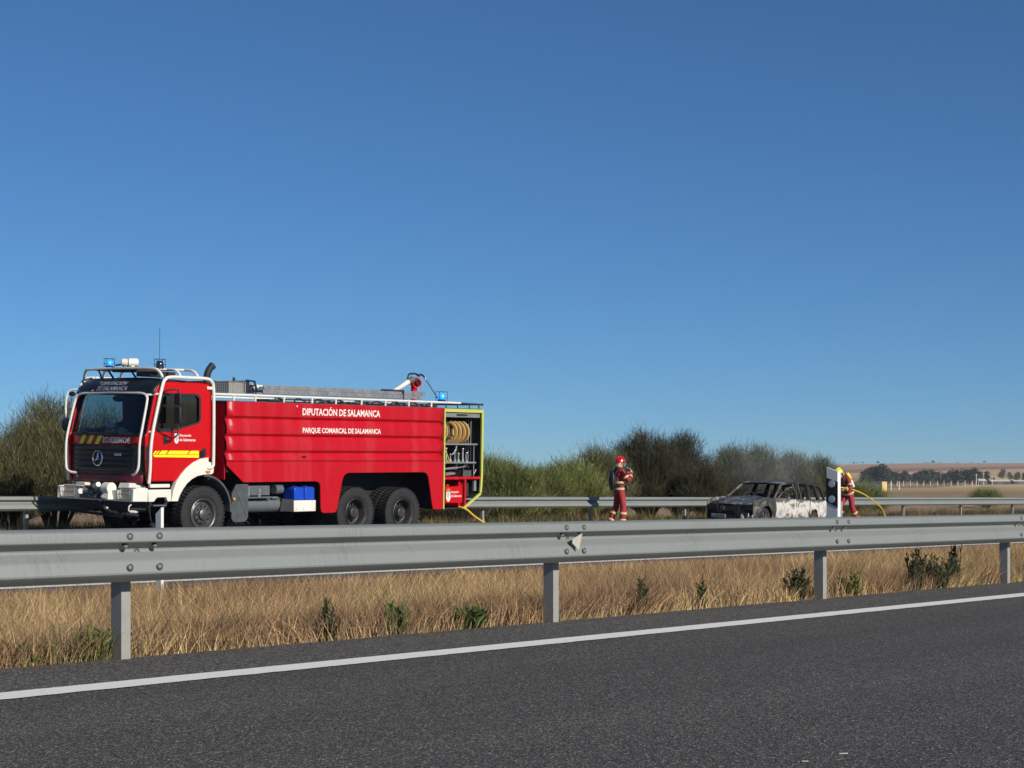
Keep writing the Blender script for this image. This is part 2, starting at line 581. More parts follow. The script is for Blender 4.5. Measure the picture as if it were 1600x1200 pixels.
def zground(X, Y):
    D = math.hypot(X, Y)
    if Y < 8.2:
        return -0.06
    if Y <= 18.6:
        return float(np.interp(Y, [p[0] for p in MPROF], [p[1] for p in MPROF]))
    if Y < 30.6:
        return zfar(Y) - 0.06
    zd = float(np.interp(D, [p[0] for p in DPROF], [p[1] for p in DPROF]))
    k = min(1, max(0, (Y / max(X, 1.0) - 0.56) / 0.16)) if X > 0 else 1.0
    zd = zd * (1 - 0.62 * k * min(1, max(0, (D - 150) / 500)))
    t = min(1, max(0, (Y - 33) / 40.0))
    t = t * t * (3 - 2 * t)
    w = 0.0
    if D > 900:
        w = (noise.noise(Vector((X * 0.0011, Y * 0.0011, 3.1)))) * 7 * min(1, (D - 900) / 900)
    return 0.12 * (1 - t) + zd * t + w * t


ys = [-6000, -2500, -800, -200, -60, -20, -5, 4, 8.19, 8.2, 8.5, 8.85, 9.5, 10.2, 11, 12, 13, 14, 15.5, 16.3, 17.2, 18, 18.6, 18.61, 21, 24, 27, 30.59, 30.6, 31.5, 33, 36, 40, 45, 50, 56, 63, 72, 85, 100, 120, 150, 190, 240, 300, 370, 450, 550, 660, 800, 950, 1100, 1250, 1400, 1600, 1800, 2000, 2200, 2400, 2600, 2900, 3300, 4000, 5200, 7000]
xs = [-5000, -2500, -1200, -600, -250, -100, -40, 0, 20, 40, 60, 80, 100, 130, 165, 210, 260, 320, 390, 470, 560, 660, 780, 900, 1030, 1160, 1300, 1450, 1600, 1750, 1900, 2050, 2200, 2400, 2700, 3100, 3800, 5200, 7000]
g = MB()
vs = [(x, y, zground(x, y)) for y in ys for x in xs]
nx = len(xs)
g.add(vs, [(j * nx + i, j * nx + i + 1, (j + 1) * nx + i + 1, (j + 1) * nx + i) for j in range(len(ys) - 1) for i in range(nx - 1)])
ground = g.build('ground', M['ground'], smooth=60)
tag(ground, 'dry farmland rolling up to a low ridge of fields', 'ground', kind='structure')


def sheet(name, mat_, y0, y1, zf, x0=-300, x1=900, n=60, ragged=0.0):
    m = MB()
    if ragged:
        X = list(np.arange(-2, 45, 0.05))
        X = [-300, -100, -30] + X + [60, 100, 200, 400, 900]
        a = [y0 + ragged * (noise.noise(Vector((x * 7, 1.3, 0))) + 0.6 * noise.noise(Vector((x * 23, 5, 0)))) for x in X]
        b = [y1 + ragged * 0.5 * noise.noise(Vector((x * 9, 8.3, 0))) for x in X]
    else:
        X = list(np.linspace(x0, x1, n))
        a, b = [y0] * len(X), [y1] * len(X)
    k = len(X)
    m.add([(X[i], a[i], zf(a[i])) for i in range(k)] + [(X[i], b[i], zf(b[i])) for i in range(k)],
          [(i, i + 1, k + i + 1, k + i) for i in range(k - 1)])
    o = m.build(name, mat_, smooth=0)
    return o


tag(sheet('near_road', M['asphalt'], -4.5, 7.02, lambda y: 0.0), 'dark speckled asphalt carriageway in the foreground', 'road', kind='structure')


def shoulder_mesh():
    m = MB()
    X = [-300, -100, -30] + list(np.arange(-2, 60, 0.06)) + [80, 120, 300, 900]
    k = len(X)
    yo = [8.31 + 0.04 * noise.noise(Vector((x * 2.1, 4, 0))) + 0.03 * noise.noise(Vector((x * 11, 2, 0))) for x in X]
    m.add([(x, 7.02, 0.0) for x in X] + [(X[i], yo[i], -0.004) for i in range(k)] + [(X[i], yo[i] + 0.02, -0.10) for i in range(k)],
          [(i, i + 1, k + i + 1, k + i) for i in range(k - 1)] + [(k + i, k + i + 1, 2 * k + i + 1, 2 * k + i) for i in range(k - 1)])
    return m.build('near_shoulder', M['shoulder'], smooth=0)


tag(shoulder_mesh(), 'brownish asphalt shoulder between white line and grass', 'road shoulder', kind='structure')
tag(sheet('near_edge_line', M['paint'], 6.975, 7.225, lambda y: 0.005, ragged=0.012), 'worn white edge line on the near carriageway', 'road marking', kind='structure')
tag(sheet('far_road', M['asphaltfar'], FAR0, FAR1, zfar), 'far asphalt carriageway tilted towards the median', 'road', kind='structure')
tag(sheet('far_edge_line', M['paint'], 19.4, 19.62, lambda y: zfar(y) + 0.005), 'white edge line along the median side of the far carriageway', 'road marking', kind='structure')
tag(sheet('far_shoulder_line', M['paint'], 26.5, 26.7, lambda y: zfar(y) + 0.005), 'white line along the hard shoulder of the far carriageway', 'road marking', kind='structure')

# ------------------------------------------------------------------ guard rails
PROF = [(0.012, 0.0), (0.045, -0.007), (0.060, -0.012), (0.070, -0.021), (0.082, -0.066), (0.081, -0.074), (0.076, -0.079), (0.030, -0.086), (0.005, -0.110), (0.001, -0.122), (0.006, -0.134),
        (0.046, -0.170), (0.058, -0.180), (0.064, -0.190), (0.081, -0.248), (0.079, -0.258), (0.070, -0.267), (0.022, -0.292), (0.008, -0.302)]


def beam_mesh(length, lap=0.006, segs=12):
    """W-beam; front faces -y; the far end sits proud of the next beam"""
    m = MB()
    vs, fs = [], []
    n = len(PROF)
    for k in range(segs + 1):
        x = length * k / segs
        off = lap * (k / segs)
        for t in (0, 1):
            for (d, z) in PROF:
                vs.append((x, -(d + off) + t * 0.0035, z))
    for k in range(segs):
        for t in (0, 1):
            for i in range(n - 1):
                a = k * 2 * n + t * n + i
                b = a + 2 * n
                fs.append((a, a + 1, b + 1, b))
        for i in (0, n - 1):
            a = k * 2 * n + i
            b = a + 2 * n
            fs.append((a, a + n, b + n, b))
    for k in (0, segs):
        for i in range(n - 1):
            a = k * 2 * n + i
            fs.append((a, a + 1, a + n + 1, a + n))
    m.add(vs, fs)
    return m.mesh('beam', M['galv'], smooth=24)


def post_mesh(top, bottom):
    """C-profile post: web faces -x, flanges -y and +y"""
    m = MB()
    w, d, t = 0.066, 0.094, 0.006
    m.plate([(0, 0), (w, 0), (w, 0.02), (w - t, 0.02), (w - t, t), (t, t), (t, d - t), (w - t, d - t), (w - t, d - 0.02), (w, d - 0.02), (w, d), (0, d)], [], lambda a, b, h: (a, b, h), bottom, top)
    return m.mesh('post', M['galvdark'], smooth=0)


bm_ = MB()
bm_.lathe([(0.006, 0.0), (0.0055, 0.008), (0.003, 0.0135), (0.0, 0.015)], (0, 0, 0), (0, -1, 0), n=14)
bm_.mi = 1
bm_.lathe([(0.002, 0.0135), (0.0015, 0.020), (0.0, 0.022)], (0, 0, 0), (0, -1, 0), n=14)
M['bolthead'] = mat('dull_bolt_head', (0.17, 0.175, 0.165), 0.6, metal=0.2, var=0.1)
BOLT = bm_.mesh('bolt', [M['bolthead'], M['bolt']], smooth=40)

near_rail = empty('guard_rail', (2.49, 8.14, 0), label='large galvanised guard rail on posts along the grass median beside the white line', cat='guard rail')
NZ = 0.75
me_beam = beam_mesh(4.22)
me_post = post_mesh(0.68, -0.35)
sp = MB(); sp.plate([(-0.045, 0.0), (0.045, 0.0), (0.045, 0.12), (-0.045, 0.12)], [], lambda a, b, h: (a, b, h), -0.21, -0.05)
me_sp = sp.mesh('spacer', M['galvdark'], smooth=0)
for k in range(-1, 14):
    X = 6.49 + 4.0 * k
    if X > 2:
        link('post', me_post, near_rail, (X - 2.49 + 0.005, 0.12, 0))
        link('spacer', me_sp, near_rail, (X - 2.49, 0.0, NZ))
    link('beam', me_beam, near_rail, (X - 2.49 - 0.09 + 0.0, 0, NZ))
    if k >= 0 and k < 6:
        for dx in (-0.095, 0.115):
            for dz, d, tilt in ((-0.046, 0.086, 0), (-0.098, 0.044, 0.9), (-0.220, 0.088, 0)):
                link('bolt', BOLT, near_rail, (X - 2.49 + dx, -d, NZ + dz), (-tilt, 0, 0))
        link('bolt', BOLT, near_rail, (X - 2.49 + 0.01, -0.012, NZ - 0.138))
# little reflector plate in the valley of the rail, facing along the road
rp = MB()
cn = [atY(x, y, Y) - Vector((2.49, 8.14, 0)) for x, y, Y in ((894.5, 849, 8.045), (894.5, 842, 8.045), (910, 833.5, 8.022), (904.5, 859.5, 8.026))]
rp.hexa([cn[0], cn[3], cn[3] + Vector((0.002, 0.006, 0)), cn[0] + Vector((0.002, 0.006, 0)), cn[1], cn[2], cn[2] + Vector((0.002, 0.006, 0)), cn[1] + Vector((0.002, 0.006, 0))])
rp.box((cn[1].x + 0.01, -0.08, 0.575), (cn[1].x + 0.05, cn[1].y + 0.01, 0.60))
rp.build('reflector_plate', mat('weathered_cream_reflector', (0.40, 0.37, 0.30), 0.5, var=0.08, scale=30), near_rail, smooth=0)

far_rail = empty('guard_rail', (12.3, 30.75, zfar(30.75)), label='pale guard rail behind the fire engine and the burnt car', cat='guard rail')
me_beam2 = beam_mesh(4.9, segs=6)
me_post2 = post_mesh(0.70, -0.3)
FZ = 0.965 - zfar(30.75)
for k in range(-5, 18):
    X = 36.2 + 4.78 * k
    link('post', me_post2, far_rail, (X - 12.3, 0.13, 0))
    link('spacer', me_sp, far_rail, (X - 12.3, 0.0, FZ))
    link('beam', me_beam2, far_rail, (X - 12.3 - 0.06, 0, FZ))
    for dx in (-0.1, 0.1):
        link('bolt', BOLT, far_rail, (X - 12.3 + dx, -0.005, FZ - 0.134))

# ------------------------------------------------------------------ marker posts
# bolted to the near rail: the face towards oncoming traffic (-x) carries black film and two discs
pq = atY(1306, 779, 8.24)
d0 = empty('marker_post', (pq.x, 8.27, 0.70), label='white marker post with black band and two round reflectors bolted above the guard rail', cat='marker post')
b = MB()
b.hexa([(0, -0.05, -0.04), (0.036, -0.062, -0.04), (0.036, 0.058, -0.04), (0, 0.07, -0.04), (0, -0.05, 0.470), (0.036, -0.062, 0.462), (0.036, 0.058, 0.505), (0, 0.07, 0.515)])
b.build('body', M['whiteplastic'], d0, bevel=0.004)
b = MB()
b.plate([(-0.050, 0.133), (-0.050, 0.372), (0.070, 0.413), (0.070, 0.190)], [], lambda a, c, h: (h, a, c), -0.003, 0.002)
b.build('black_band', M['blackfilm'], d0, smooth=0)
for zc in (0.355, 0.212):
    b = MB(); b.lathe([(0.0, 0.034), (0.004, 0.033), (0.005, 0.0)], (-0.003, 0.012, zc), (-1, 0, 0), n=24)
    b.build('reflector', M['reflector'], d0)
b = MB()
b.plate([(-0.012, -0.12), (0.012, -0.12), (0.012, 0.12), (0.016, 0.15), (0.012, 0.185), (0.0, 0.195), (-0.012, 0.185), (-0.016, 0.15), (-0.012, 0.12)], [], lambda a, c, h: (a + 0.062, -0.05 - h, c), 0, 0.006)
b.box((0.03, -0.05, 0.0), (0.06, 0.02, 0.01))
b.build('bracket', M['galvdark'], d0, smooth=0)

pm = atY(248, 800, 18.4)
zb = zground(pm.x, 18.4)
d1 = empty('marker_post', (pm.x, 18.4, zb), label='slim white marker post standing in dry grass beyond the guard rail', cat='marker post')
b = MB()
b.hexa([(0, -0.045, -0.1), (0.035, -0.06, -0.1), (0.035, 0.06, -0.1), (0, 0.065, -0.1), (0, -0.045, 1.09), (0.035, -0.06, 1.10), (0.035, 0.06, 1.02), (0, 0.065, 1.01)])
b.build('body', M['whiteplastic'], d1, bevel=0.004)
b = MB(); b.plate([(-0.046, 0.72), (-0.046, 0.93), (0.066, 0.88), (0.066, 0.67)], [], lambda a, c, h: (0.037 + h, a, c), 0, 0.002)
b.build('black_band', M['blackfilm'], d1, smooth=0)

# ------------------------------------------------------------------ fire engine (u = back, v = away from camera, w = up)
TO = Vector((21.65, 27.2, 0.06))
TROT = (R(2.0), R(-1.0), 0.0)
from mathutils import Euler
TM = Matrix.Translation(TO) @ Euler(TROT).to_matrix().to_4x4()
truck = empty('fire_engine', TO, TROT, label='red six-wheeled fire engine with cream bumper, ladder on its roof and open rear locker', cat='fire engine')
W = 2.40
T = truck


def side(a, c, h):
    return (a, h, c)


def text_mesh(body, mat_, width, height, fn, bold=0.012, shear=0.0, align_mid=False):
    cu = bpy.data.curves.new('lettering', 'FONT')
    cu.body = body
    cu.offset = bold
    cu.shear = shear
    cu.resolution_u = 2
    cu.extrude = 0.0
    o = bpy.data.objects.new('lettering', cu)
    COL.objects.link(o)
    bpy.context.view_layer.update()
    me = bpy.data.meshes.new_from_object(o.evaluated_get(bpy.context.evaluated_depsgraph_get()))
    bpy.data.objects.remove(o)
    n = len(me.vertices)
    co = np.empty(n * 3); me.vertices.foreach_get('co', co); co = co.reshape(-1, 3)
    lo, hi = co.min(0), co.max(0)
    sx, sy = width / (hi[0] - lo[0]), height / (hi[1] - lo[1])
    for i, v in enumerate(me.vertices):
        v.co = fn((co[i, 0] - lo[0]) * sx, (co[i, 1] - lo[1]) * sy)
    me.materials.clear()
    me.materials.append(mat_)
    return me


# --- chassis
m = MB()
m.box((0.3, 0.75, 0.55), (10.0, 0.87, 0.85)); m.box((0.3, 1.53, 0.55), (10.0, 1.65, 0.85))
for u in (0.4, 2.6, 4.2, 5.3, 6.8, 8.2, 9.8):
    m.box((u, 0.87, 0.6), (u + 0.1, 1.53, 0.8))
m.box((0.55, 0.55, 0.95), (2.0, 1.85, 1.3))
m.cyl((2.2, 1.2, 0.72), (6.1, 1.2, 0.55), 0.06)
for u, w in ((1.78, 0.51), (6.07, 0.435), (7.556, 0.40)):
    m.cyl((u, 0.3, w), (u, W - 0.3, w), 0.075)
    m.ell((u, 1.2, w), (0.24, 0.2, 0.24))
    m.box((u - 0.5, 0.66, w + 0.02), (u + 0.5, 0.75, w + 0.09)); m.box((u - 0.5, 1.65, w + 0.02), (u + 0.5, 1.74, w + 0.09))
m.build('chassis', M['chassis'], T, smooth=30)

# --- wheels
def tyre(r, wd):
    m = MB()
    h = wd / 2
    ri = r * 0.56
    prof = [(-h * 0.72, ri), (-h * 0.92, ri + 0.02), (-h * 1.02, ri + (r - ri) * 0.45), (-h * 0.98, r - 0.07), (-h * 0.86, r - 0.022), (-h * 0.8, r - 0.018), (h * 0.8, r - 0.018), (h * 0.86, r - 0.022), (h * 0.98, r - 0.07), (h * 1.02, ri + (r - ri) * 0.45), (h * 0.92, ri + 0.02), (h * 0.72, ri)]
    m.lathe(prof, (0, 0, 0), (0, 1, 0), n=56)
    n = 44
    for s in (-1, 1):
        for k in range(n):
            t = 2 * math.pi * (k + (0.5 if s > 0 else 0)) / n
            a, c = math.cos(t), math.sin(t)
            tx, tz = -c, a
            q = []
            for rr in (r - 0.03, r):
                for (dv, dt) in ((0.02, -0.022), (h * 0.93, -0.010), (h * 0.93, 0.030), (0.02, 0.018)):
                    q.append((a * rr + tx * dt, s * dv, c * rr + tz * dt))
            m.hexa(q)
    for s in (-1, 1):
        m.lathe([(s * h * 1.01, ri + 0.05), (s * h * 1.045, ri + 0.06), (s * h * 1.03, ri + 0.075)], (0, 0, 0), (0, 1, 0), n=56)
    return m.mesh('tyre', M['rubber'], smooth=30)


TY = tyre(0.567, 0.30)


def rim_front():
    m = MB()
    r = 0.32
    m.lathe([(-0.145, r), (-0.152, r - 0.012), (-0.140, r - 0.03), (-0.10, r - 0.045), (-0.055, r - 0.06), (-0.075, r - 0.11), (-0.12, r - 0.135), (-0.125, r - 0.16), (-0.12, 0.12), (-0.17, 0.11), (-0.185, 0.09), (-0.19, 0.0)], (0, 0, 0), (0, 1, 0), n=40)
    m.lathe([(-0.10, r), (0.15, r)], (0, 0, 0), (0, 1, 0), n=40)
    m.mi = 1
    for k in range(10):
        t = 2 * math.pi * k / 10
        m.cyl((0.165 * math.cos(t), -0.115, 0.165 * math.sin(t)), (0.165 * math.cos(t), -0.155, 0.165 * math.sin(t)), 0.017, n=8)
        m.cyl((0.235 * math.cos(t + .3), -0.07, 0.235 * math.sin(t + .3)), (0.235 * math.cos(t + .3), -0.068, 0.235 * math.sin(t + .3)), 0.022, n=8)
    return m.mesh('rim', [M['rimlit'], M['rim']], smooth=35)


def rim_rear():
    m = MB()
    r = 0.32
    m.lathe([(-0.145, r), (-0.152, r - 0.012), (-0.140, r - 0.028), (-0.10, r - 0.05), (0.03, r - 0.06), (0.055, r - 0.09), (0.06, 0.16), (0.0, 0.145), (-0.02, 0.13), (-0.10, 0.12), (-0.115, 0.10), (-0.115, 0.0)], (0, 0, 0), (0, 1, 0), n=40)
    m.lathe([(-0.10, r), (0.15, r)], (0, 0, 0), (0, 1, 0), n=40)
    for k in range(10):
        t = 2 * math.pi * k / 10
        m.cyl((0.195 * math.cos(t), 0.055, 0.195 * math.sin(t)), (0.195 * math.cos(t), 0.015, 0.195 * math.sin(t)), 0.017, n=8)
    return m.mesh('rim', M['rim'], smooth=35)


RF, RR = rim_front(), rim_rear()
for u, w, rear in ((1.78, 0.515, 0), (6.07, 0.442, 1), (7.556, 0.408, 1)):
    for near in (1, 0):
        vv = 0.19 if near else W - 0.19
        wh = link('wheel', TY, T, (u, vv, w), (0, 0, 0 if near else math.pi))
        link('rim', RR if rear else RF, wh)
        if rear:
            link('inner_tyre', TY, wh, (0, 0.33, 0))

# --- cab shell
cab_out = [(0.34, 1.18), (0.30, 1.60), (0.29, 2.05), (0.33, 2.10), (0.52, 2.90), (0.60, 3.02), (0.72, 3.08), (1.90, 3.08), (1.93, 3.04), (1.93, 1.62), (1.70, 1.60), (1.45, 1.52), (1.20, 1.34), (1.03, 1.18)]
win = [(0.56, 2.16), (0.53, 2.22), (0.66, 2.78), (0.70, 2.84), (0.76, 2.86), (1.56, 2.86), (1.62, 2.80), (1.63, 2.38), (1.60, 2.33), (1.0, 2.19)]
for v0, v1 in ((0.0, 0.04), (W - 0.04, W)):
    m = MB()
    m.plate(cab_out, [win], side, v0, v1)
    s_ = m.build('cab_side', M['cabred'], T, smooth=0, bevel=0.006)
# raised door skin on the camera side
door = [(0.47, 1.20), (0.45, 2.05), (0.64, 2.93), (1.78, 2.93), (1.80, 1.66), (1.68, 1.63), (1.42, 1.55), (1.16, 1.36), (0.98, 1.20)]
win2 = [(0.545, 2.12), (0.515, 2.22), (0.65, 2.79), (0.69, 2.86), (0.75, 2.88), (1.57, 2.88), (1.64, 2.81), (1.65, 2.37), (1.61, 2.31), (1.0, 2.16)]
m = MB(); m.plate(door, [win2], side, -0.012, 0.0)
door_o = m.build('door', M['cabred'], T, smooth=0, bevel=0.004)
m = MB(); m.plate([(a, c) for a, c in win2], [[(0.5 * (a - 1.08) * 1.9 + 1.08, (c - 2.5) * 0.94 + 2.5) for a, c in win]], side, -0.016, -0.008)
m.build('window_seal', M['black'], door_o, smooth=0)
m = MB(); m.box((1.70, -0.035, 1.66), (1.77, -0.012, 1.82)); m.build('door_handle', M['black'], door_o, bevel=0.005)
m = MB(); m.plate(win, [], side, 0.018, 0.024); m.build('side_window', M['glass'], door_o, smooth=0)
m = MB(); m.plate(win, [], side, W - 0.024, W - 0.018); m.build('far_side_window', M['glass'], T, smooth=0)
m = MB(); m.box((0.80, 0.024, 2.18), (0.825, 0.034, 2.88)); m.build('window_divider', M['black'], door_o, smooth=0)
# black strip along the front edge of the cab
m = MB(); m.plate([(0.345, 1.22), (0.305, 1.6), (0.30, 1.86), (0.40, 1.86), (0.42, 1.22)], [], side, -0.02, 0.0)
m.build('corner_deflector', M['black'], T, smooth=0, bevel=0.006)
# rear wall and floor, roof
m = MB(); m.box((1.88, 0.04, 1.2), (1.93, W - 0.04, 3.06)); m.box((0.36, 0.04, 1.3), (1.88, W - 0.04, 1.36))
m.build('cab_back_wall', M['chassis'], T, smooth=0)
m = MB()
rp_ = [(0.56, 2.93), (0.60, 3.02), (0.68, 3.08), (0.80, 3.12), (1.80, 3.12), (1.93, 3.06), (1.93, 3.0), (0.62, 2.96)]
m.plate(rp_, [], side, 0.045, W - 0.045)
m.build('roof', M['cabred'], T, smooth=30)
# black visor above the windscreen with lettering
def visor_pt(t, q):
    # t across 0..1, q up 0..1
    u = 0.40 + 0.30 * q * q + 0.08 * (2 * t - 1) ** 4
    return (u, -0.0 + W * t, 2.88 + 0.30 * q - 0.03 * (2 * t - 1) ** 4)
m = MB(); m.grid(24, 8, lambda a, b: visor_pt(a, b)); m.grid(24, 3, lambda a, b: (visor_pt(a, 1)[0] + 0.5 * b, W * a, visor_pt(a, 1)[2] - 0.02 * b))
vis = m.build('visor', M['visor'], T, smooth=60, solid=0.02)
def on_visor(x, y, off=0.012):
    # x runs from far to near (reader's left to right), y up
    v = 1.62 - x
    p = visor_pt(v / W, 0.08 + y / 0.30)
    return (p[0] - off, p[1], p[2] + off * 0.6)
link('lettering', text_mesh('DIPUTACIÓN', M['greyletter'], 0.78, 0.085, lambda x, y: on_visor(x + 0.02, y + 0.12), shear=0.25), vis)
link('lettering', text_mesh('DE SALAMANCA', M['greyletter'], 0.92, 0.085, lambda x, y: on_visor(x - 0.03, y + 0.01), shear=0.25), vis)
m = MB(); m.add([on_visor(*p) for p in ((-0.20, 0.0), (-0.14, 0.0), (-0.04, 0.2), (-0.07, 0.2))], [(0, 1, 2, 3)]); m.build('visor_stripe', M['greyletter'], vis, smooth=0)
# windscreen
def ws_pt(t, q):
    e = (2 * t - 1)
    return (0.25 + 0.22 * q + 0.10 * e ** 6 + 0.03 * e * e, 0.05 + (W - 0.10) * t, 2.07 + 0.84 * q)
m = MB(); m.grid(24, 4, ws_pt); m.build('windscreen', M['wsglass'], T, smooth=60)
m = MB()
m.tube([ws_pt(t, 0.0) for t in np.linspace(0, 1, 25)], 0.03, 6)
m.tube([ws_pt(t, 1.0) for t in np.linspace(0, 1, 25)], 0.035, 6)
for t in (0.0, 1.0):
    m.tube([ws_pt(t, q) for q in (0, .5, 1)], 0.045, 6)
m.build('windscreen_frame', M['black'], T)
m = MB()
for t0 in (0.28, 0.68):
    a, b_ = ws_pt(t0, 0.02), ws_pt(t0 + 0.20, 0.13)
    m.tube([(a[0] - .04, a[1], a[2]), (b_[0] - .03, b_[1], b_[2])], 0.012, 6)
    c = ws_pt(t0 + 0.02, 0.16); d = ws_pt(t0 + 0.34 if t0 < 0.5 else 0.99, 0.10)
    m.tube([(c[0] - .02, c[1], c[2]), (d[0] - .02, d[1], d[2])], 0.011, 6)
m.build('wiper', M['black'], T)
# red band with stripes and mirrored lettering
def front_pt(v, w, off=0.0):
    e = (2 * v / W - 1)
    return (0.26 + 0.03 * e * e + 0.10 * e ** 8 - off, v, w)
m = MB(); m.grid(24, 3, lambda a, b: front_pt(0.02 + (W - 0.04) * a, 1.86 + 0.215 * b)); band = m.build('front_band', M['darkred'] if False else M['cabred'], T, smooth=60, solid=0.02)
for k in range(3):
    v0 = 2.02 - 0.255 * k
    m = MB(); m.grid(2, 3, lambda a, b: front_pt(v0 - 0.13 * a - 0.13 * b, 1.875 + 0.185 * b, 0.006)); m.build('warning_stripe', M['yellow'], band, smooth=60)
me = text_mesh('BOMBEROS', M['letter'], 0.82, 0.115, lambda x, y: front_pt(0.44 + x, 1.90 + y, 0.007), bold=0.02)
link('lettering', me, band)
# grille
m = MB(); m.grid(24, 6, lambda a, b: front_pt(0.02 + (W - 0.04) * a, 1.30 + 0.56 * b)); grille = m.build('grille', M['black'], T, smooth=60, solid=0.02)
for w_ in (1.40, 1.50, 1.60, 1.70, 1.79):
    m = MB(); m.grid(24, 2, lambda a, b: front_pt(0.3 + (W - 0.6) * a, w_ - 0.028 + 0.05 * b, 0.022 + 0.018 * b)); m.build('slat', M['visor'], grille, smooth=60, solid=0.01)
m = MB()
cv, cw = 1.34, 1.60
ring = [front_pt(cv + 0.145 * math.cos(t), cw + 0.145 * math.sin(t), 0.06) for t in np.linspace(0, 2 * math.pi, 33)]
m.tube(ring, 0.013, 6)
for k in range(3):
    t = math.pi / 2 + k * 2 * math.pi / 3
    tip = front_pt(cv + 0.14 * math.cos(t), cw + 0.14 * math.sin(t), 0.06)
    s1 = front_pt(cv + 0.032 * math.cos(t + 1.05), cw + 0.032 * math.sin(t + 1.05), 0.055)
    s2 = front_pt(cv + 0.032 * math.cos(t - 1.05), cw + 0.032 * math.sin(t - 1.05), 0.055)
    c0 = front_pt(cv, cw, 0.085)
    m.add([tip, s1, c0, s2], [(0, 1, 2), (0, 2, 3)])
m.build('star_emblem', M['chrome'], grille, smooth=20)
m = MB()
for k in range(4): m.add([front_pt(0.84 - 0.055 * k - a, 1.655 + c, 0.05) for a, c in ((0, 0), (0.036, 0), (0.046, 0.045), (0.010, 0.045))], [(0, 1, 2, 3)])
m.build('model_badge', M['greyletter'], grille, smooth=0)
m = MB(); m.grid(24, 3, lambda a, b: front_pt(0.12 + (W - 0.24) * a, 1.14 + 0.16 * b)); lowp = m.build('lower_front_panel', M['darkred'], T, smooth=60, solid=0.02)
m = MB(); m.grid(2, 2, lambda a, b: front_pt(2.12 - 0.09 * a, 1.215 + 0.04 * b, 0.008)); m.build('badge', M['greyletter'], lowp)
# bumper
m = MB()
m.plate([(0.0, 0.80), (0.02, 1.04), (0.36, 1.05), (0.36, 0.79)], [], side, 0.0, 0.06)
m.plate([(0.0, 0.80), (0.02, 1.04), (0.36, 1.05), (0.36, 0.79)], [], side, W - 0.10, W - 0.04)
m.box((0.02, 0.06, 0.80), (0.10, 0.10, 1.04)); m.box((0.02, 0.52, 0.80), (0.12, 0.66, 1.0)); m.box((0.02, 1.70, 0.82), (0.12, 1.80, 1.0))
m.box((0.03, 0.06, 0.79), (0.3, W - 0.1, 0.82))
m.box((0.12, 0.05, 1.04), (0.34, 0.60, 1.06)); m.box((0.12, 1.7, 1.04), (0.34, W - 0.06, 1.06))
m.hexa([(0.14, 0.30, 1.06), (0.40, 0.10, 1.06), (0.40, 0.62, 1.06), (0.14, 0.62, 1.06), (0.18, 0.34, 1.14), (0.40, 0.26, 1.14), (0.40, 0.62, 1.14), (0.18, 0.62, 1.14)])
m.box((0.14, 1.66, 1.06), (0.34, 1.95, 1.12))
bump = m.build('bumper', M['white'], T, bevel=0.008)
for v0, v1 in ((0.10, 0.52), (1.80, W - 0.10)):
    m = MB(); m.box((0.10, v0, 0.82), (0.3, v1, 1.03)); hl = m.build('headlight', M['steel'], T, smooth=0)
    m = MB()
    for k in range(14):
        vv = v0 + 0.02 + (v1 - v0 - 0.04) * k / 13
        m.tube([(0.015, vv, 0.82), (0.015, vv, 1.03)], 0.0055, 5)
    for w_ in (0.83, 0.93, 1.02):
        m.tube([(0.015, v0, w_), (0.015, v1, w_)], 0.007, 5)
    m.build('headlight_grid', M['mesh'], hl)
    m = MB(); m.grid(4, 3, lambda a, b: (0.08, v0 + 0.02 + (v1 - v0 - 0.04) * a, 0.84 + 0.17 * b)); m.build('headlight_lens', M['lensglass'], hl)
# winch on the bumper, hose coupling and tow hook below
m = MB()
m.cyl((0.02, 0.66, 1.03), (0.02, 0.86, 1.03), 0.115, n=20); m.cyl((0.02, 0.86, 1.03), (0.02, 0.93, 1.03), 0.08, n=20)
m.hexa([(-0.10, 0.62, 0.82), (0.1, 0.62, 0.82), (0.1, 0.86, 0.86), (-0.10, 0.86, 0.86), (-0.06, 0.66, 0.96), (0.1, 0.66, 0.96), (0.1, 0.80, 0.96), (-0.06, 0.80, 0.96)])
m.cyl((-0.02, 1.02, 1.10), (0.04, 1.22, 1.05), 0.05, n=14)
wi = m.build('winch', M['white'], T, bevel=0.006)
m = MB()
m.cyl((0.0, 0.93, 1.0), (0.0, 1.06, 1.0), 0.05); m.cyl((0.02, 1.2, 0.93), (0.02, 1.5, 0.93), 0.055)
m.box((-0.02, 1.1, 0.82), (0.12, 1.6, 0.9)); m.tube([(-0.05, 1.62, 0.84), (-0.06, 1.62, 1.0), (-0.02, 1.5, 1.03), (0.05, 1.45, 0.98)], 0.016, 6)
m.tube([(-0.04, 1.0, 0.95), (-0.07, 1.05, 0.86), (-0.05, 1.2, 0.84), (0.0, 1.35, 0.88)], 0.02, 6)
m.build('winch_motor', M['grey'], wi)
m = MB()
m.tube([(0.0, 0.95, 0.78), (0.0, 0.86, 0.66), (0.02, 0.7, 0.58), (0.1, 0.4, 0.55), (0.3, 0.2, 0.52)], 0.035, 10)
m.tube([(0.1, 0.85, 0.57), (0.1, 0.3, 0.57)], 0.012, 6)
m.build('suction_hose', M['chassis'], T)
m = MB(); m.ell((0.0, 0.95, 0.79), (0.04, 0.04, 0.04)); m.ell((0.01, 0.80, 0.64), (0.04, 0.045, 0.045)); m.build('hose_coupling', M['steel'], T)
m = MB(); m.tube([(0.06, 0.12, 0.74), (0.02, 0.14, 0.70), (0.02, 0.15, 0.62), (0.05, 0.1, 0.60), (0.10, -0.02, 0.60)], 0.014, 6); m.cyl((0.02, 0.10, 0.605), (0.08, 0.0, 0.60), 0.025)
m.build('tow_hook', M['white'], T)
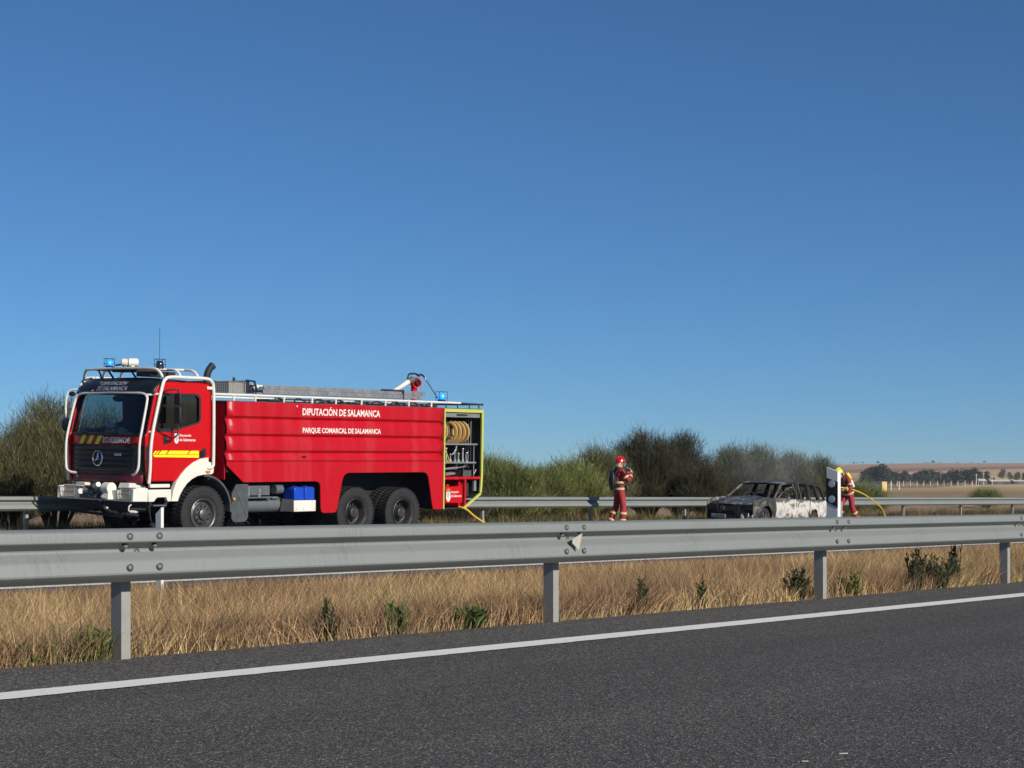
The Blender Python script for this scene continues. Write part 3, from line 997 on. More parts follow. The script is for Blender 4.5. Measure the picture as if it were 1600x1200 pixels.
m = MB(); m.box((0.15, 0.25, 0.62), (0.6, W - 0.3, 0.79)); m.tube([(0.05, 0.4, 0.5), (0.05, 2.0, 0.56)], 0.03, 6); m.tube([(0.5, 0.15, 0.78), (0.55, 0.15, 0.45), (0.7, 0.25, 0.30)], 0.014, 6); m.tube([(0.55, 0.12, 0.36), (0.6, 0.12, 0.30)], 0.05, 8)
m.build('underrun_beam', M['chassis'], T)
# step panel and wheel-arch on the camera side and the far side
fo = [(0.92, 0.79), (0.95, 0.98), (1.03, 1.16), (1.14, 1.30), (1.28, 1.43), (1.45, 1.54), (1.62, 1.61), (1.80, 1.635), (1.84, 1.635), (1.84, 1.56), (1.95, 1.52), (1.98, 1.45), (1.97, 1.34), (1.93, 1.31),
      (1.72, 1.30), (1.56, 1.275), (1.42, 1.215), (1.30, 1.13), (1.20, 1.02), (1.12, 0.90), (1.07, 0.79)]
for v0, v1 in ((-0.03, 0.07), (W - 0.07, W + 0.03)):
    m = MB(); m.plate(fo, [], side, v0, v1)
    fe = m.build('fender', M['white'], T, smooth=0, bevel=0.014)
    if v0 < 0:
        m = MB(); m.box((1.76, -0.05, 1.345), (1.88, -0.02, 1.375)); m.box((1.79, -0.045, 1.325), (1.85, -0.02, 1.345)); m.build('side_lamp', M['orange'], fe, bevel=0.004)
    m = MB(); m.plate([(0.37, 0.79), (0.36, 1.02), (0.92, 1.02), (0.92, 0.79), (0.84, 0.79), (0.80, 0.87), (0.58, 0.87), (0.50, 0.79)], [], side, v0 + 0.02, v1)
    sp_ = m.build('step_panel', M['white'], T, smooth=0, bevel=0.006)
    m = MB(); m.box((0.42, v0 + 0.03, 1.055), (0.90, v1, 1.125)); m.build('door_sill', M['white'], sp_, bevel=0.01)
    m = MB(); m.box((0.52, v0 + 0.05, 0.70), (0.83, v1 + 0.1 if v0 < 0 else v1, 0.725)); m.build('step', M['grey'], sp_)
for vv in (0.0, W - 0.45):
    m = MB()
    arc = [(1.78 + 0.70 * math.cos(t), 0.60 + 0.70 * math.sin(t)) for t in np.linspace(R(92), R(-4), 14)]
    arc2 = [(1.78 + 0.66 * math.cos(t), 0.60 + 0.66 * math.sin(t)) for t in np.linspace(R(-4), R(92), 14)]
    m.plate(arc + arc2, [], side, vv, vv + 0.45)
    m.build('wheel_guard', M['flap'], T, smooth=40)
    m = MB(); m.plate([(2.50, 0.40), (2.56, 0.34), (2.86, 0.34), (2.94, 0.42), (2.94, 1.10), (2.62, 1.10), (2.50, 0.9)], [], side, vv + 0.02, vv + 0.06)
    fl = m.build('mud_flap', M['flap'], T, smooth=0, bevel=0.006)
    m = MB()
    for a, c in (((2.58, 0.46), (2.88, 1.02)), ((2.88, 0.46), (2.58, 1.02))):
        m.tube([(a[0], vv + 0.02, a[1]), (c[0], vv + 0.02, c[1])], 0.012, 5)
    m.build('flap_rib', M['flap'], fl)
m = MB(); m.ell((2.54, 0.0, 0.80), (0.035, 0.03, 0.04)); m.build('marker_lamp', M['orange'], T)
# door decoration: stripe, crest, lettering
for poly in ([(0.46, 1.70), (0.52, 1.765), (0.56, 1.765), (0.50, 1.70)], [(0.53, 1.70), (0.59, 1.765), (0.625, 1.765), (0.565, 1.70)], [(0.60, 1.70), (0.67, 1.77), (0.83, 1.77), (0.77, 1.70)],
             [(0.80, 1.70), (0.87, 1.77), (1.36, 1.77), (1.30, 1.70)], [(1.33, 1.70), (1.40, 1.77), (1.60, 1.77), (1.60, 1.70)], [(0.46, 1.69), (0.50, 1.645), (1.60, 1.635), (1.60, 1.69)]):
    m = MB(); m.plate(poly, [], side, -0.017, -0.013); m.build('door_stripe', M['yellow'], door_o, smooth=0)
m = MB(); m.box((1.62, -0.018, 1.63), (1.70, -0.013, 1.77)); m.build('black_patch', M['blackfilm'], door_o, smooth=0)


def crest(parent, u, w, sc, v=-0.017):
    m = MB(); m.plate([(u + sc * a, w + sc * c) for a, c in ((-.05, -.06), (-.045, .04), (.045, .04), (.05, -.06), (.03, -.10), (0, -.115), (-.03, -.10))], [], side, v, v + 0.004)
    c_ = m.build('crest', M['letter'], parent, smooth=0)
    m = MB(); m.plate([(u + sc * a, w + sc * c) for a, c in ((-.04, .045), (-.055, .085), (-.03, .075), (0, .105), (.03, .075), (.055, .085), (.04, .045))], [], side, v, v + 0.004)
    m.build('crest_crown', M['orange'] if parent is not door_o else M['letter'], c_, smooth=0)
    m = MB(); m.plate([(u + sc * a, w + sc * c) for a, c in ((-.03, -.03), (-.03, .03), (.03, .03), (.03, -.03), (0, -.075))], [], side, v - 0.003, v)
    m.build('crest_shield', M['greyletter'], c_, smooth=0)


crest(door_o, 1.035, 2.02, 1.0)
link('lettering', text_mesh('Diputación', M['letter'], 0.29, 0.062, lambda x, y: (1.11 + x, -0.017, 2.03 + y), bold=0.02), door_o)
link('lettering', text_mesh('de Salamanca', M['letter'], 0.40, 0.055, lambda x, y: (1.11 + x, -0.017, 1.955 + y), bold=0.02), door_o)
# tube guards
TB = 0.033
def smooth_path(P, n=6):
    P = [Vector(p) for p in P]
    out = []
    for i in range(len(P) - 1):
        p0, p1, p2, p3 = P[max(i - 1, 0)], P[i], P[i + 1], P[min(i + 2, len(P) - 1)]
        for k in range(n):
            t = k / n
            out.append(0.5 * ((2 * p1) + (p2 - p0) * t + (2 * p0 - 5 * p1 + 4 * p2 - p3) * t * t + (3 * p1 - p0 - 3 * p2 + p3) * t ** 3))
    return out + [P[-1]]


for s in (0, 1):
    f = (lambda v: v) if s == 0 else (lambda v: W - v)
    m = MB()
    m.tube(smooth_path([(0.34, f(-0.05), 1.14), (0.36, f(-0.06), 1.45), (0.37, f(-0.06), 1.80), (0.42, f(-0.06), 2.15), (0.53, f(-0.06), 2.60), (0.635, f(-0.06), 3.0), (0.70, f(-0.06), 3.13), (0.84, f(-0.06), 3.185), (1.3, f(-0.06), 3.19), (1.74, f(-0.06), 3.185), (1.87, f(-0.06), 3.13), (1.92, f(-0.06), 3.0), (1.935, f(-0.06), 2.4), (1.935, f(-0.06), 1.60), (1.92, f(-0.06), 1.47), (1.84, f(-0.04), 1.43), (1.82, f(0.0), 1.43)]), TB, 10)
    m.tube([(0.70, f(-0.06), 3.12), (0.74, f(0.05), 3.06)], 0.02, 6); m.tube([(1.80, f(0.0), 3.0), (1.93, f(-0.06), 3.0)], 0.035, 8)
    m.tube([(0.42, f(-0.06), 2.14), (0.36, f(0.03), 2.12)], 0.018, 6)
    m.build('side_guard_tube', M['tube'], T)
    m = MB()
    m.tube(smooth_path([(0.26, f(0.34), 1.30), (0.20, f(0.22), 1.31), (0.18, f(0.12), 1.36), (0.19, f(0.07), 1.50), (0.20, f(0.06), 1.9), (0.26, f(0.06), 2.2), (0.38, f(0.08), 2.68), (0.41, f(0.12), 2.80), (0.42, f(0.25), 2.86), (0.42, f(0.6), 2.875), (0.42, f(1.2), 2.885)]), 0.024, 8)
    m.tube([(0.40, f(0.14), 2.83), (0.60, f(-0.05), 2.86)], 0.022, 8)
    m.build('windscreen_guard_tube', M['tube'], T)
m = MB()
for u0 in (0.62, 1.08, 1.52):
    m.tube(smooth_path([(u0 + 0.06, -0.02, 3.18), (u0 + 0.03, 0.06, 3.30), (u0, 0.20, 3.345), (u0, 0.8, 3.36), (u0, W - 0.8, 3.36), (u0, W - 0.20, 3.345), (u0 + 0.03, W - 0.06, 3.30), (u0 + 0.06, W + 0.02, 3.18)]), 0.026, 8)
m.tube([(0.62, 0.35, 3.35), (1.52, 0.35, 3.35)], 0.024, 8); m.tube([(0.62, W - 0.35, 3.35), (1.52, W - 0.35, 3.35)], 0.024, 8)
m.build('roof_guard_tube', M['tube'], T)
m = MB(); m.box((0.66, 0.75, 3.29), (0.9, 1.5, 3.345)); m.box((0.7, 0.35, 3.2), (1.3, 0.8, 3.30)); m.tube([(0.64, 0.7, 3.335), (0.64, 1.95, 3.335)], 0.02, 6); m.tube([(0.64, 1.9, 3.33), (0.85, 2.05, 3.16)], 0.02, 6); m.tube([(0.64, 0.9, 3.33), (0.8, 0.9, 3.14)], 0.02, 6); m.tube([(0.64, 1.6, 3.33), (0.8, 1.6, 3.14)], 0.02, 6); m.build('roof_platform', M['chassis'], T)
# beacons, floodlight
def beacon(u, v, w, lit, name='beacon', r=0.075, h=0.15):
    m = MB(); m.cyl((u, v, w), (u, v, w + 0.045), r * 1.05, n=18)
    be = m.build(name, M['bluebase'] if lit else M['black'], T)
    m = MB(); m.lathe([(0.045, r), (0.06, r * 1.0), (h * 0.85, r * 0.86), (h, r * 0.6), (h * 1.03, 0.0)], (u, v, w), (0, 0, 1), n=18); m.build('beacon_lens', M['bluelit'] if lit else M['bluedark'], be)
    m = MB(); k = r * 1.55
    for a in range(4):
        t = a * math.pi / 2 + 0.4
        m.tube([(u + k * math.cos(t), v + k * math.sin(t), w - 0.01), (u + k * math.cos(t), v + k * math.sin(t), w + h + 0.035)], 0.0055, 4)
    for hh in (0.08, h + 0.03):
        m.tube([(u + k * math.cos(t), v + k * math.sin(t), w + hh) for t in np.linspace(0, 2 * math.pi, 17)], 0.005, 4)
    m.build('beacon_cage', M['wire'], be)


beacon(0.80, 1.77, 3.385, True)
beacon(0.76, 0.17, 3.35, False)
beacon(9.07, 0.30, 2.92, True, r=0.09, h=0.19)
m = MB(); m.cyl((0.72, 1.10, 3.48), (0.90, 1.02, 3.48), 0.085, 0.085, n=18); m.cyl((0.62, 1.16, 3.485), (0.72, 1.10, 3.48), 0.06, 0.085, n=18); m.cyl((0.8, 1.05, 3.36), (0.8, 1.05, 3.44), 0.045); fl_ = m.build('floodlight', M['white'], T)
m = MB(); m.tube([(0.66, 1.14, 3.40), (0.66, 1.20, 3.44), (0.60, 1.32, 3.42)], 0.018, 6); m.cyl((0.715, 1.105, 3.48), (0.73, 1.097, 3.48), 0.09, n=18); m.build('floodlight_ring', M['black'], fl_)
m = MB(); m.tube([(0.9, 0.35, 3.12), (0.9, 0.35, 4.15)], 0.0045, 4); m.build('antenna', M['wire'], T)
# mirrors
m = MB()
m.box((0.87, -0.30, 2.30), (0.93, -0.12, 2.62)); m.box((0.87, -0.30, 2.66), (0.93, -0.12, 2.88))
mi = m.build('mirror', M['black'], T, bevel=0.02)
m = MB(); m.tube(smooth_path([(0.66, -0.01, 2.86), (0.72, -0.12, 2.93), (0.86, -0.22, 2.94), (0.90, -0.22, 2.88), (0.90, -0.22, 2.2), (0.88, -0.20, 2.06), (0.80, -0.10, 1.98), (0.74, -0.01, 1.96)]), 0.016, 6); m.tube([(0.5, -0.01, 2.2), (0.7, -0.15, 2.14), (0.9, -0.22, 2.12)], 0.014, 6); m.box((0.71, -0.03, 1.90), (0.79, -0.01, 2.08)); m.build('mirror_arm', M['black'], mi)
m = MB(); m.tube(smooth_path([(0.5, W, 2.95), (0.40, W + 0.16, 2.9), (0.36, W + 0.18, 2.6), (0.34, W + 0.12, 2.35)]), 0.02, 6); fm = m.build('far_mirror_arm', M['tube'], T)
m = MB(); m.ell((0.32, W + 0.10, 2.24), (0.07, 0.14, 0.14)); m.build('far_mirror', M['black'], fm)
m = MB(); m.ell((0.5, W + 0.16, 2.86), (0.05, 0.09, 0.05)); m.build('kerb_mirror', M['black'], fm)
# cab interior
m = MB()
for v0 in (0.35, 1.55):
    m.hexa([(1.0, v0, 1.75), (1.5, v0, 1.75), (1.5, v0 + 0.5, 1.75), (1.0, v0 + 0.5, 1.75), (1.0, v0, 1.95), (1.5, v0, 1.95), (1.5, v0 + 0.5, 1.95), (1.0, v0 + 0.5, 1.95)])
    m.hexa([(1.42, v0, 1.95), (1.58, v0, 1.95), (1.58, v0 + 0.5, 1.95), (1.42, v0 + 0.5, 1.95), (1.55, v0 + .06, 2.6), (1.68, v0 + .06, 2.6), (1.68, v0 + 0.44, 2.6), (1.55, v0 + 0.44, 2.6)])
    m.box((1.60, v0 + 0.12, 2.62), (1.70, v0 + 0.38, 2.82)); m.box((1.1, v0 + .1, 1.36), (1.4, v0 + .4, 1.75))
m.build('cab_seat', M['seat'], T, bevel=0.03)
m = MB(); m.box((0.38, 0.08, 1.85), (0.78, W - 0.08, 2.10)); m.tube([(0.75, 0.55, 2.05), (0.86, 0.55, 2.22)], 0.03, 8)
m.tube([(0.86 + 0.12 * math.sin(t), 0.55 + 0.24 * math.cos(t), 2.22 + 0.2 * math.sin(t)) for t in np.linspace(0, 2 * math.pi, 25)], 0.016, 6)
m.build('dashboard', M['black'], T, bevel=0.02)
m = MB(); m.hexa([(0.40, 1.10, 2.10), (0.62, 1.15, 2.10), (0.62, 1.42, 2.10), (0.40, 1.40, 2.10), (0.46, 1.12, 2.28), (0.50, 1.15, 2.27), (0.50, 1.40, 2.30), (0.46, 1.38, 2.31)]); m.hexa([(0.42, 0.86, 2.10), (0.6, 0.86, 2.10), (0.6, 1.04, 2.10), (0.42, 1.04, 2.10), (0.45, 0.88, 2.2), (0.5, 0.88, 2.2), (0.5, 1.02, 2.21), (0.45, 1.02, 2.21)])
m.build('papers', M['paper'], T)
m = MB(); m.ell((0.50, 1.05, 2.77), (0.05, 0.22, 0.07)); m.build('sun_shade', M['black'], T)
# exhaust stack behind the cab
m = MB(); m.tube(smooth_path([(2.10, 0.35, 1.2), (2.10, 0.35, 2.6), (2.10, 0.35, 3.12), (2.11, 0.35, 3.28), (2.17, 0.35, 3.40), (2.25, 0.35, 3.47)]), [0.07] * 26 + [0.07, 0.075, 0.078, 0.08, 0.08], 12)
m.build('exhaust_stack', M['chassis'], T)

# --- tank body
sec = [(2.77, 0.03), (2.755, 0.0), (2.475, 0.0), (2.425, 0.06), (2.405, 0.062), (2.30, 0.004), (2.28, 0.0), (2.118, 0.0), (2.070, 0.06), (2.050, 0.062), (1.95, 0.004), (1.93, 0.0), (1.782, 0.0), (1.735, 0.06), (1.715, 0.062), (1.615, 0.004), (1.60, 0.0), (1.55, 0.0)]
U0, U1 = 2.33, 8.83
low = [(U0, 1.55), (U0 + 0.01, 1.48), (2.78, 1.142), (2.84, 1.138), (4.80, 1.138), (4.90, 1.120), (4.945, 1.06), (4.97, 0.56), (4.99, 0.49), (5.05, 0.465), (5.36, 0.465), (5.43, 0.49), (5.46, 0.56), (5.60, 1.16), (5.65, 1.25), (5.72, 1.295), (5.8, 1.31), (8.16, 1.31), (8.26, 1.29), (8.33, 1.21), (8.49, 0.50), (8.52, 0.465), (8.82, 0.465), (U1, 0.5), (U1, 1.55)]
body_parts = []
for near in (1, 0):
    m = MB()
    f = (lambda d: d) if near else (lambda d: W - d)
    vs = []
    for u in np.linspace(U0, U1, 28):
        for i, (w_, d) in enumerate(sec):
            vs.append((u, f(d + (0.003 * math.sin(u * 2.1 + w_ * 3) if d == 0 else 0)), w_))
    n = len(sec)
    m.add(vs, [(k * n + i, k * n + i + 1, (k + 1) * n + i + 1, (k + 1) * n + i) for k in range(27) for i in range(n - 1)])
    bs = m.build('body_side', M['red'], T, smooth=25, solid=0.02 if near else -0.02)
    m = MB(); m.plate(low, [], side, 0.0 if near else W - 0.03, 0.03 if near else W)
    m.build('body_skirt', M['red'], T, smooth=0, bevel=0.012)
    if near: near_side = bs
m = MB()
m.box((U0 + 0.004, 0.075, 1.2), (U0 + 0.03, W - 0.075, 2.76)); m.build('body_front_wall', M['red'], T, smooth=0)
m = MB(); m.box((U0, 0.028, 2.755), (10.2, W - 0.028, 2.775)); m.build('body_roof', M['grey'], T, smooth=0)
m = MB(); m.box((2.4, 0.09, 1.34), (8.8, W - 0.09, 2.7)); m.box((2.9, 0.5, 0.95), (4.9, W - 0.5, 1.34)); m.box((5.04, 0.05, 0.5), (5.36, W - 0.05, 1.3)); m.box((8.55, 0.05, 0.5), (8.8, W - 0.05, 1.3)); m.box((5.37, 0.80, 0.55), (8.54, 0.84, 1.36)); m.box((5.37, 0.04, 1.33), (8.54, W - 0.04, 1.37)); m.build('tank', M['chassis'], T, smooth=0)
# sheet edges catching light, small latch
m = MB(); m.box((4.40, -0.012, 1.640), (4.52, 0.0, 1.672)); m.build('latch', M['blackfilm'], near_side, bevel=0.004)
m = MB(); m.ell((4.24, -0.008, 2.70), (0.014, 0.01, 0.022)); m.build('side_marker', M['letter'], near_side)
link('lettering', text_mesh('DIPUTACIÓN DE SALAMANCA', M['letter'], 2.33, 0.185, lambda x, y: (4.40 + x, -0.006, 2.517 + y), bold=0.022), near_side)
link('lettering', text_mesh('PARQUE COMARCAL DE SALAMANCA', M['letter'], 2.35, 0.13, lambda x, y: (4.41 + x, -0.006, 2.132 + y), bold=0.024), near_side)
# under-body boxes between the axles
m = MB(); m.box((2.98, 0.12, 0.86), (3.62, 0.55, 1.06)); m.box((2.98, 0.10, 0.80), (3.66, 0.55, 0.835)); ba = m.build('battery_box', M['grey'], T, bevel=0.01)
m = MB(); m.tube([(3.02, 0.10, 0.84), (3.02, 0.10, 1.05)], 0.014, 6); m.box((3.28, 0.09, 0.83), (3.34, 0.12, 0.90)); m.box((3.30, 0.105, 0.92), (3.36, 0.12, 1.0)); m.build('battery_latch', M['steel'], ba)
m = MB(); m.cyl((2.96, 0.34, 0.655), (4.06, 0.34, 0.655), 0.15, n=24); m.tube([(3.02 + 0 * t, 0.34 + 0.155 * math.cos(t), 0.655 + 0.155 * math.sin(t)) for t in np.linspace(0, 2 * math.pi, 25)], 0.012, 5); m.build('air_tank', M['grey'], T)
m = MB(); m.cyl((3.78, 0.18, 0.98), (3.98, 0.18, 0.98), 0.10, n=20); m.cyl((3.74, 0.20, 0.80), (3.9, 0.20, 0.80), 0.03, n=8); m.build('air_filter', M['grey'], T)
m = MB(); m.box((4.25, 0.06, 0.505), (4.88, 0.45, 0.74)); tb = m.build('tool_box', M['white'], T, bevel=0.012)
m = MB(); m.hexa([(3.95, 0.16, 0.52), (4.245, 0.07, 0.515), (4.245, 0.45, 0.515), (3.95, 0.45, 0.52), (4.0, 0.16, 0.78), (4.245, 0.07, 0.76), (4.245, 0.45, 0.76), (4.0, 0.45, 0.78)]); m.build('box_bracket', M['chassis'], T)
m = MB()
for u in (4.30, 4.52, 4.82): m.box((u, 0.05, 0.55), (u + 0.012, 0.06, 0.565))
m.build('box_screw', M['bolt'], tb)

# --- rear locker (open)
LU0, LU1 = 8.83, 10.20
lo_out = [(LU0, 0.47), (LU0, 2.755), (LU1, 2.755), (LU1, 1.20), (LU1 - 0.03, 0.80), (9.56, 0.47)]
m = MB()
for v0, v1 in ((0.75, 0.78), (W - 0.05, W)):
    m.plate(lo_out, [], side, v0, v1)
m.box((LU0, 0.03, 2.70), (LU1, W - 0.03, 2.752)); m.box((LU1 - 0.03, 0.03, 1.2), (LU1, W - 0.03, 2.70))
m.hexa([(LU1 - 0.06, 0.03, 0.80), (LU1 - 0.03, 0.03, 0.80), (LU1 - 0.03, W - .03, 0.80), (LU1 - 0.06, W - .03, 0.80), (LU1 - 0.03, 0.03, 1.2), (LU1, 0.03, 1.2), (LU1, W - .03, 1.2), (LU1 - 0.03, W - .03, 1.2)])
m.box((LU0 + 0.005, 0.03, 0.47), (LU0 + 0.03, 0.75, 2.72))
m.box((LU0, 0.02, 0.455), (9.56, 0.75, 0.485))
m.hexa([(9.56, 0.03, 0.455), (LU1 - 0.06, 0.03, 0.78), (LU1 - 0.06, 0.75, 0.78), (9.56, 0.75, 0.455), (9.54, 0.03, 0.48), (LU1 - 0.08, 0.03, 0.80), (LU1 - 0.08, 0.75, 0.80), (9.54, 0.75, 0.48)])
m.build('locker', M['chassis'], T, smooth=0)
def strip(pts, wd):
    m = MB()
    for (a, c) in zip(pts[:-1], pts[1:]):
        d = Vector((c[0] - a[0], c[1] - a[1])).normalized(); nrm = Vector((-d.y, d.x)) * wd / 2
        a_, c_ = Vector(a) - d * 0.0, Vector(c)
        m.plate([tuple(a_ - nrm), tuple(c_ - nrm), tuple(c_ + nrm), tuple(a_ + nrm)], [], side, -0.012, 0.03)
    return m
strip([(LU0 + 0.025, 0.47), (LU0 + 0.025, 2.69)], 0.04).build('locker_edging', M['fyellow'], T, smooth=0)
strip([(LU0 + 0.005, 2.715), (LU1 + 0.01, 2.715)], 0.075).build('locker_edging', M['fyellow'], T, smooth=0)
strip([(LU1 - 0.02, 2.69), (LU1 - 0.02, 1.22), (LU1 - 0.05, 0.82)], 0.062).build('locker_edging', M['fyellow'], T, smooth=0)
strip([(LU1 - 0.05, 0.80), (9.57, 0.48)], 0.05).build('locker_edging', M['fyellow'], T, smooth=0)
m = MB(); m.box((LU0 + 0.06, 0.03, 2.56), (LU1 - 0.08, 0.10, 2.66)); sh = m.build('roller_shutter', M['steel'], T, bevel=0.006)
m = MB(); m.box((9.30, 0.015, 2.60), (9.66, 0.03, 2.635)); m.build('shutter_handle', M['black'], sh)
for k, w_ in enumerate((1.945, 1.52)):
    m = MB(); m.box((LU0 + 0.06, 0.04, w_ - 0.018), (10.06 - 0.04 * k, 0.7, w_ + 0.018)); m.build('shelf', M['alu'], T, smooth=0)
m = MB(); m.box((LU0 + 0.05, -0.004, 1.135), (LU1 - 0.04, 0.7, 1.195)); m.box((9.58, 0.0, 0.49), (9.635, 0.1, 1.135)); m.box((9.50, 0.12, 0.5), (9.58, 0.7, 1.13)); m.build('locker_frame', M['darkred'] if False else M['red'], T, smooth=0, bevel=0.004)
m = MB(); m.box((9.98, 0.06, 0.86), (10.06, 0.12, 1.10)); m.box((9.66, 0.05, 0.66), (9.98, 0.3, 0.69)); m.build('locker_bracket', M['alu'], T, smooth=0)
m = MB()
for k in range(3): m.tube([(10.0 + 0.03 * k, 0.2 + .1 * k, 1.55), (10.0 + 0.03 * k, 0.2 + .1 * k, 2.52)], 0.011, 5)
m.tube([(9.98, 0.08, 1.2), (9.98, 0.08, 1.93)], 0.012, 5)
m.build('locker_rail', M['alu'], T)
# valves and fittings on the shelves
def fitting(name, mats, fn):
    m = MB(); fn(m); return m.build(name, mats, T)
for k, u in enumerate((8.98, 9.12, 9.27, 9.42, 9.55, 9.70, 9.84)):
    def f1(m, u=u, k=k):
        h = (0.22, 0.30, 0.16, 0.26, 0.18, 0.29, 0.2)[k]
        m.cyl((u, 0.18, 1.54), (u, 0.18, 1.54 + h), 0.018 + 0.006 * (k % 2), 0.014, n=8)
        m.cyl((u, 0.18, 1.54), (u, 0.18, 1.59), 0.045 - 0.006 * (k % 3), n=10)
        m.ell((u, 0.18, 1.54 + h), (0.03, 0.03, 0.03), 8, 6)
    fitting('nozzle', M['steel'] if k % 3 else M['chrome'], f1)
fitting('hanging_lead', M['hosebright'], lambda m: m.tube(smooth_path([(8.96, 0.10, 1.80), (9.04, 0.09, 1.72), (9.10, 0.08, 1.60), (9.16, 0.10, 1.56), (9.06, 0.12, 1.56)]), 0.014, 6))
fitting('hanging_strap', M['paper'], lambda m: m.tube(smooth_path([(9.36, 0.08, 1.90), (9.32, 0.07, 1.80), (9.22, 0.08, 1.70)]), 0.012, 6))
fitting('branch_pipe', M['steel'], lambda m: (m.cyl((8.92, 0.12, 1.37), (9.42, 0.10, 1.40), 0.028, n=10), m.cyl((9.42, 0.10, 1.40), (9.72, 0.10, 1.43), 0.016, n=8)))
fitting('branch_pipe', M['steel'], lambda m: (m.cyl((9.0, 0.10, 1.24), (9.32, 0.09, 1.27), 0.03, n=10), m.tube([(9.0, 0.09, 1.28), (9.2, 0.08, 1.30), (9.34, 0.09, 1.25)], 0.012, 6)))
fitting('grey_case', M['flap'], lambda m: m.box((9.62, 0.10, 1.20), (9.92, 0.4, 1.34)))
fitting('case_handle', M['chrome'], lambda m: m.tube([(9.62, 0.09, 1.22), (9.64, 0.09, 1.46), (9.74, 0.09, 1.48), (9.82, 0.09, 1.40)], 0.014, 6))
fitting('wrench', M['chrome'], lambda m: m.tube([(9.98, 0.08, 1.25), (10.04, 0.08, 1.33), (10.06, 0.08, 1.36)], 0.017, 6))
fitting('foam_can', M['black'], lambda m: (m.cyl((9.76, 0.2, 0.70), (9.76, 0.2, 1.05), 0.07, n=12), m.cyl((9.9, 0.22, 0.74), (9.9, 0.22, 1.08), 0.05, n=12)))
# open flap with crest
m = MB(); m.box((8.87, -0.05, 0.60), (9.45, -0.02, 0.98)); m.box((8.90, -0.045, 0.98), (9.0, -0.02, 1.03)); m.box((9.38, -0.045, 0.98), (9.45, -0.02, 1.03))
flap_ = m.build('red_flap', M['cabred'], T, bevel=0.008)
crest(flap_, 8.955, 0.80, 1.45, -0.056)
link('lettering', text_mesh('Diputación', M['letter'], 0.25, 0.06, lambda x, y: (9.06 + x, -0.054, 0.815 + y), bold=0.02), flap_)
link('lettering', text_mesh('de Salamanca', M['letter'], 0.35, 0.055, lambda x, y: (9.06 + x, -0.054, 0.735 + y), bold=0.02), flap_)
# --- roof equipment
m = MB(); m.tube([(1.96, 0.05, 2.895), (9.45, 0.05, 2.89)], 0.025, 8); rr = m.build('roof_rail', M['tube'], T)
m = MB(); m.tube([(9.45, 0.05, 2.885), (10.22, 0.05, 2.872)], 0.02, 8); m.ell((10.22, 0.05, 2.872), (0.03, 0.03, 0.03), 8, 6)
for u in (8.95, 9.35, 9.76, 10.1): m.tube([(u, 0.05, 2.77), (u, 0.05, 2.88)], 0.017, 6)
m.tube([(10.2, 0.05, 2.872), (10.2, W - .05, 2.872)], 0.02, 8)
m.build('roof_rail_end', M['wire'], T)
for u in (2.55, 3.13, 3.92, 4.72, 5.42, 6.2, 6.95, 7.7, 8.45):
    m = MB(); m.tube([(u, 0.05, 2.77), (u, 0.05, 2.885)], 0.022, 8); m.build('rail_stanchion', M['tube'], T)
m = MB(); m.tube([(1.96, W - 0.05, 2.895), (10.2, W - 0.05, 2.88)], 0.025, 8); m.build('roof_rail', M['tube'], T)
m = MB(); m.box((2.30, 0.36, 2.90), (2.69, 1.6, 3.17)); bx = m.build('roof_box', M['grey'], T, bevel=0.006)
m = MB()
for k in range(7): m.box((2.32 + 0.055 * k, 0.35, 2.90), (2.33 + 0.055 * k, 0.36, 3.165))
for k in range(5): m.box((2.30, 0.348, 2.92 + 0.055 * k), (2.69, 0.358, 2.928 + 0.055 * k))
m.build('box_grid', M['wire'], bx, smooth=0)
m = MB()
for k in range(9):
    u = 2.71 + 0.055 * k
    m.tube([(u, 0.38, 2.90), (u, 0.38, 3.17)], 0.008, 4)
for k in range(7):
    m.tube([(2.70, 0.38, 2.91 + 0.043 * k), (3.16, 0.38, 2.91 + 0.043 * k)], 0.007, 4)
m.box((2.71, 0.46, 2.9), (3.15, 1.5, 3.15))
m.build('mesh_basket', M['mesh'], T)
m = MB(); m.box((3.18, 0.42, 2.95), (3.3, 1.4, 3.2)); m.box((3.3, 0.5, 2.95), (3.48, 1.4, 3.12)); m.tube([(3.2, 0.4, 2.96), (3.2, 0.4, 3.21), (3.42, 0.4, 3.19), (3.5, 0.4, 2.97)], 0.024, 6); m.tube([(3.28, 0.4, 3.0), (3.45, 0.4, 3.15)], 0.02, 6); m.ell((2.95, 0.5, 3.22), (0.03, 0.03, 0.05), 8, 6); m.build('portable_pump', M['black'], T)
m = MB(); m.hexa([(3.55, 0.6, 3.06), (4.02, 0.6, 3.06), (4.02, 1.3, 3.06), (3.55, 1.3, 3.06), (3.55, 0.6, 3.14), (4.02, 0.6, 3.12), (4.02, 1.3, 3.12), (3.55, 1.3, 3.14)]); m.build('roof_hatch', M['white'], T, bevel=0.005)
m = MB()
for k, u in enumerate(np.linspace(3.7, 8.4, 9)):
    m.box((u, 0.25, 2.78), (u + 0.25 + 0.1 * (k % 3), 0.7, 2.84 + 0.02 * (k % 2)))
    m.tube([(u, 0.12, 2.80), (u + 0.1, 0.15, 2.88), (u + 0.35, 0.14, 2.80)], 0.02, 5)
m.build('roof_clutter', M['grey'], T)
m = MB(); m.hexa([(4.0, 0.14, 2.80), (5.0, 0.14, 2.80), (5.0, 0.3, 2.80), (4.0, 0.3, 2.80), (4.0, 0.14, 2.85), (5.0, 0.14, 2.86), (5.0, 0.3, 2.86), (4.0, 0.3, 2.85)]); m.build('roof_tarpaulin', M['paper'], T)
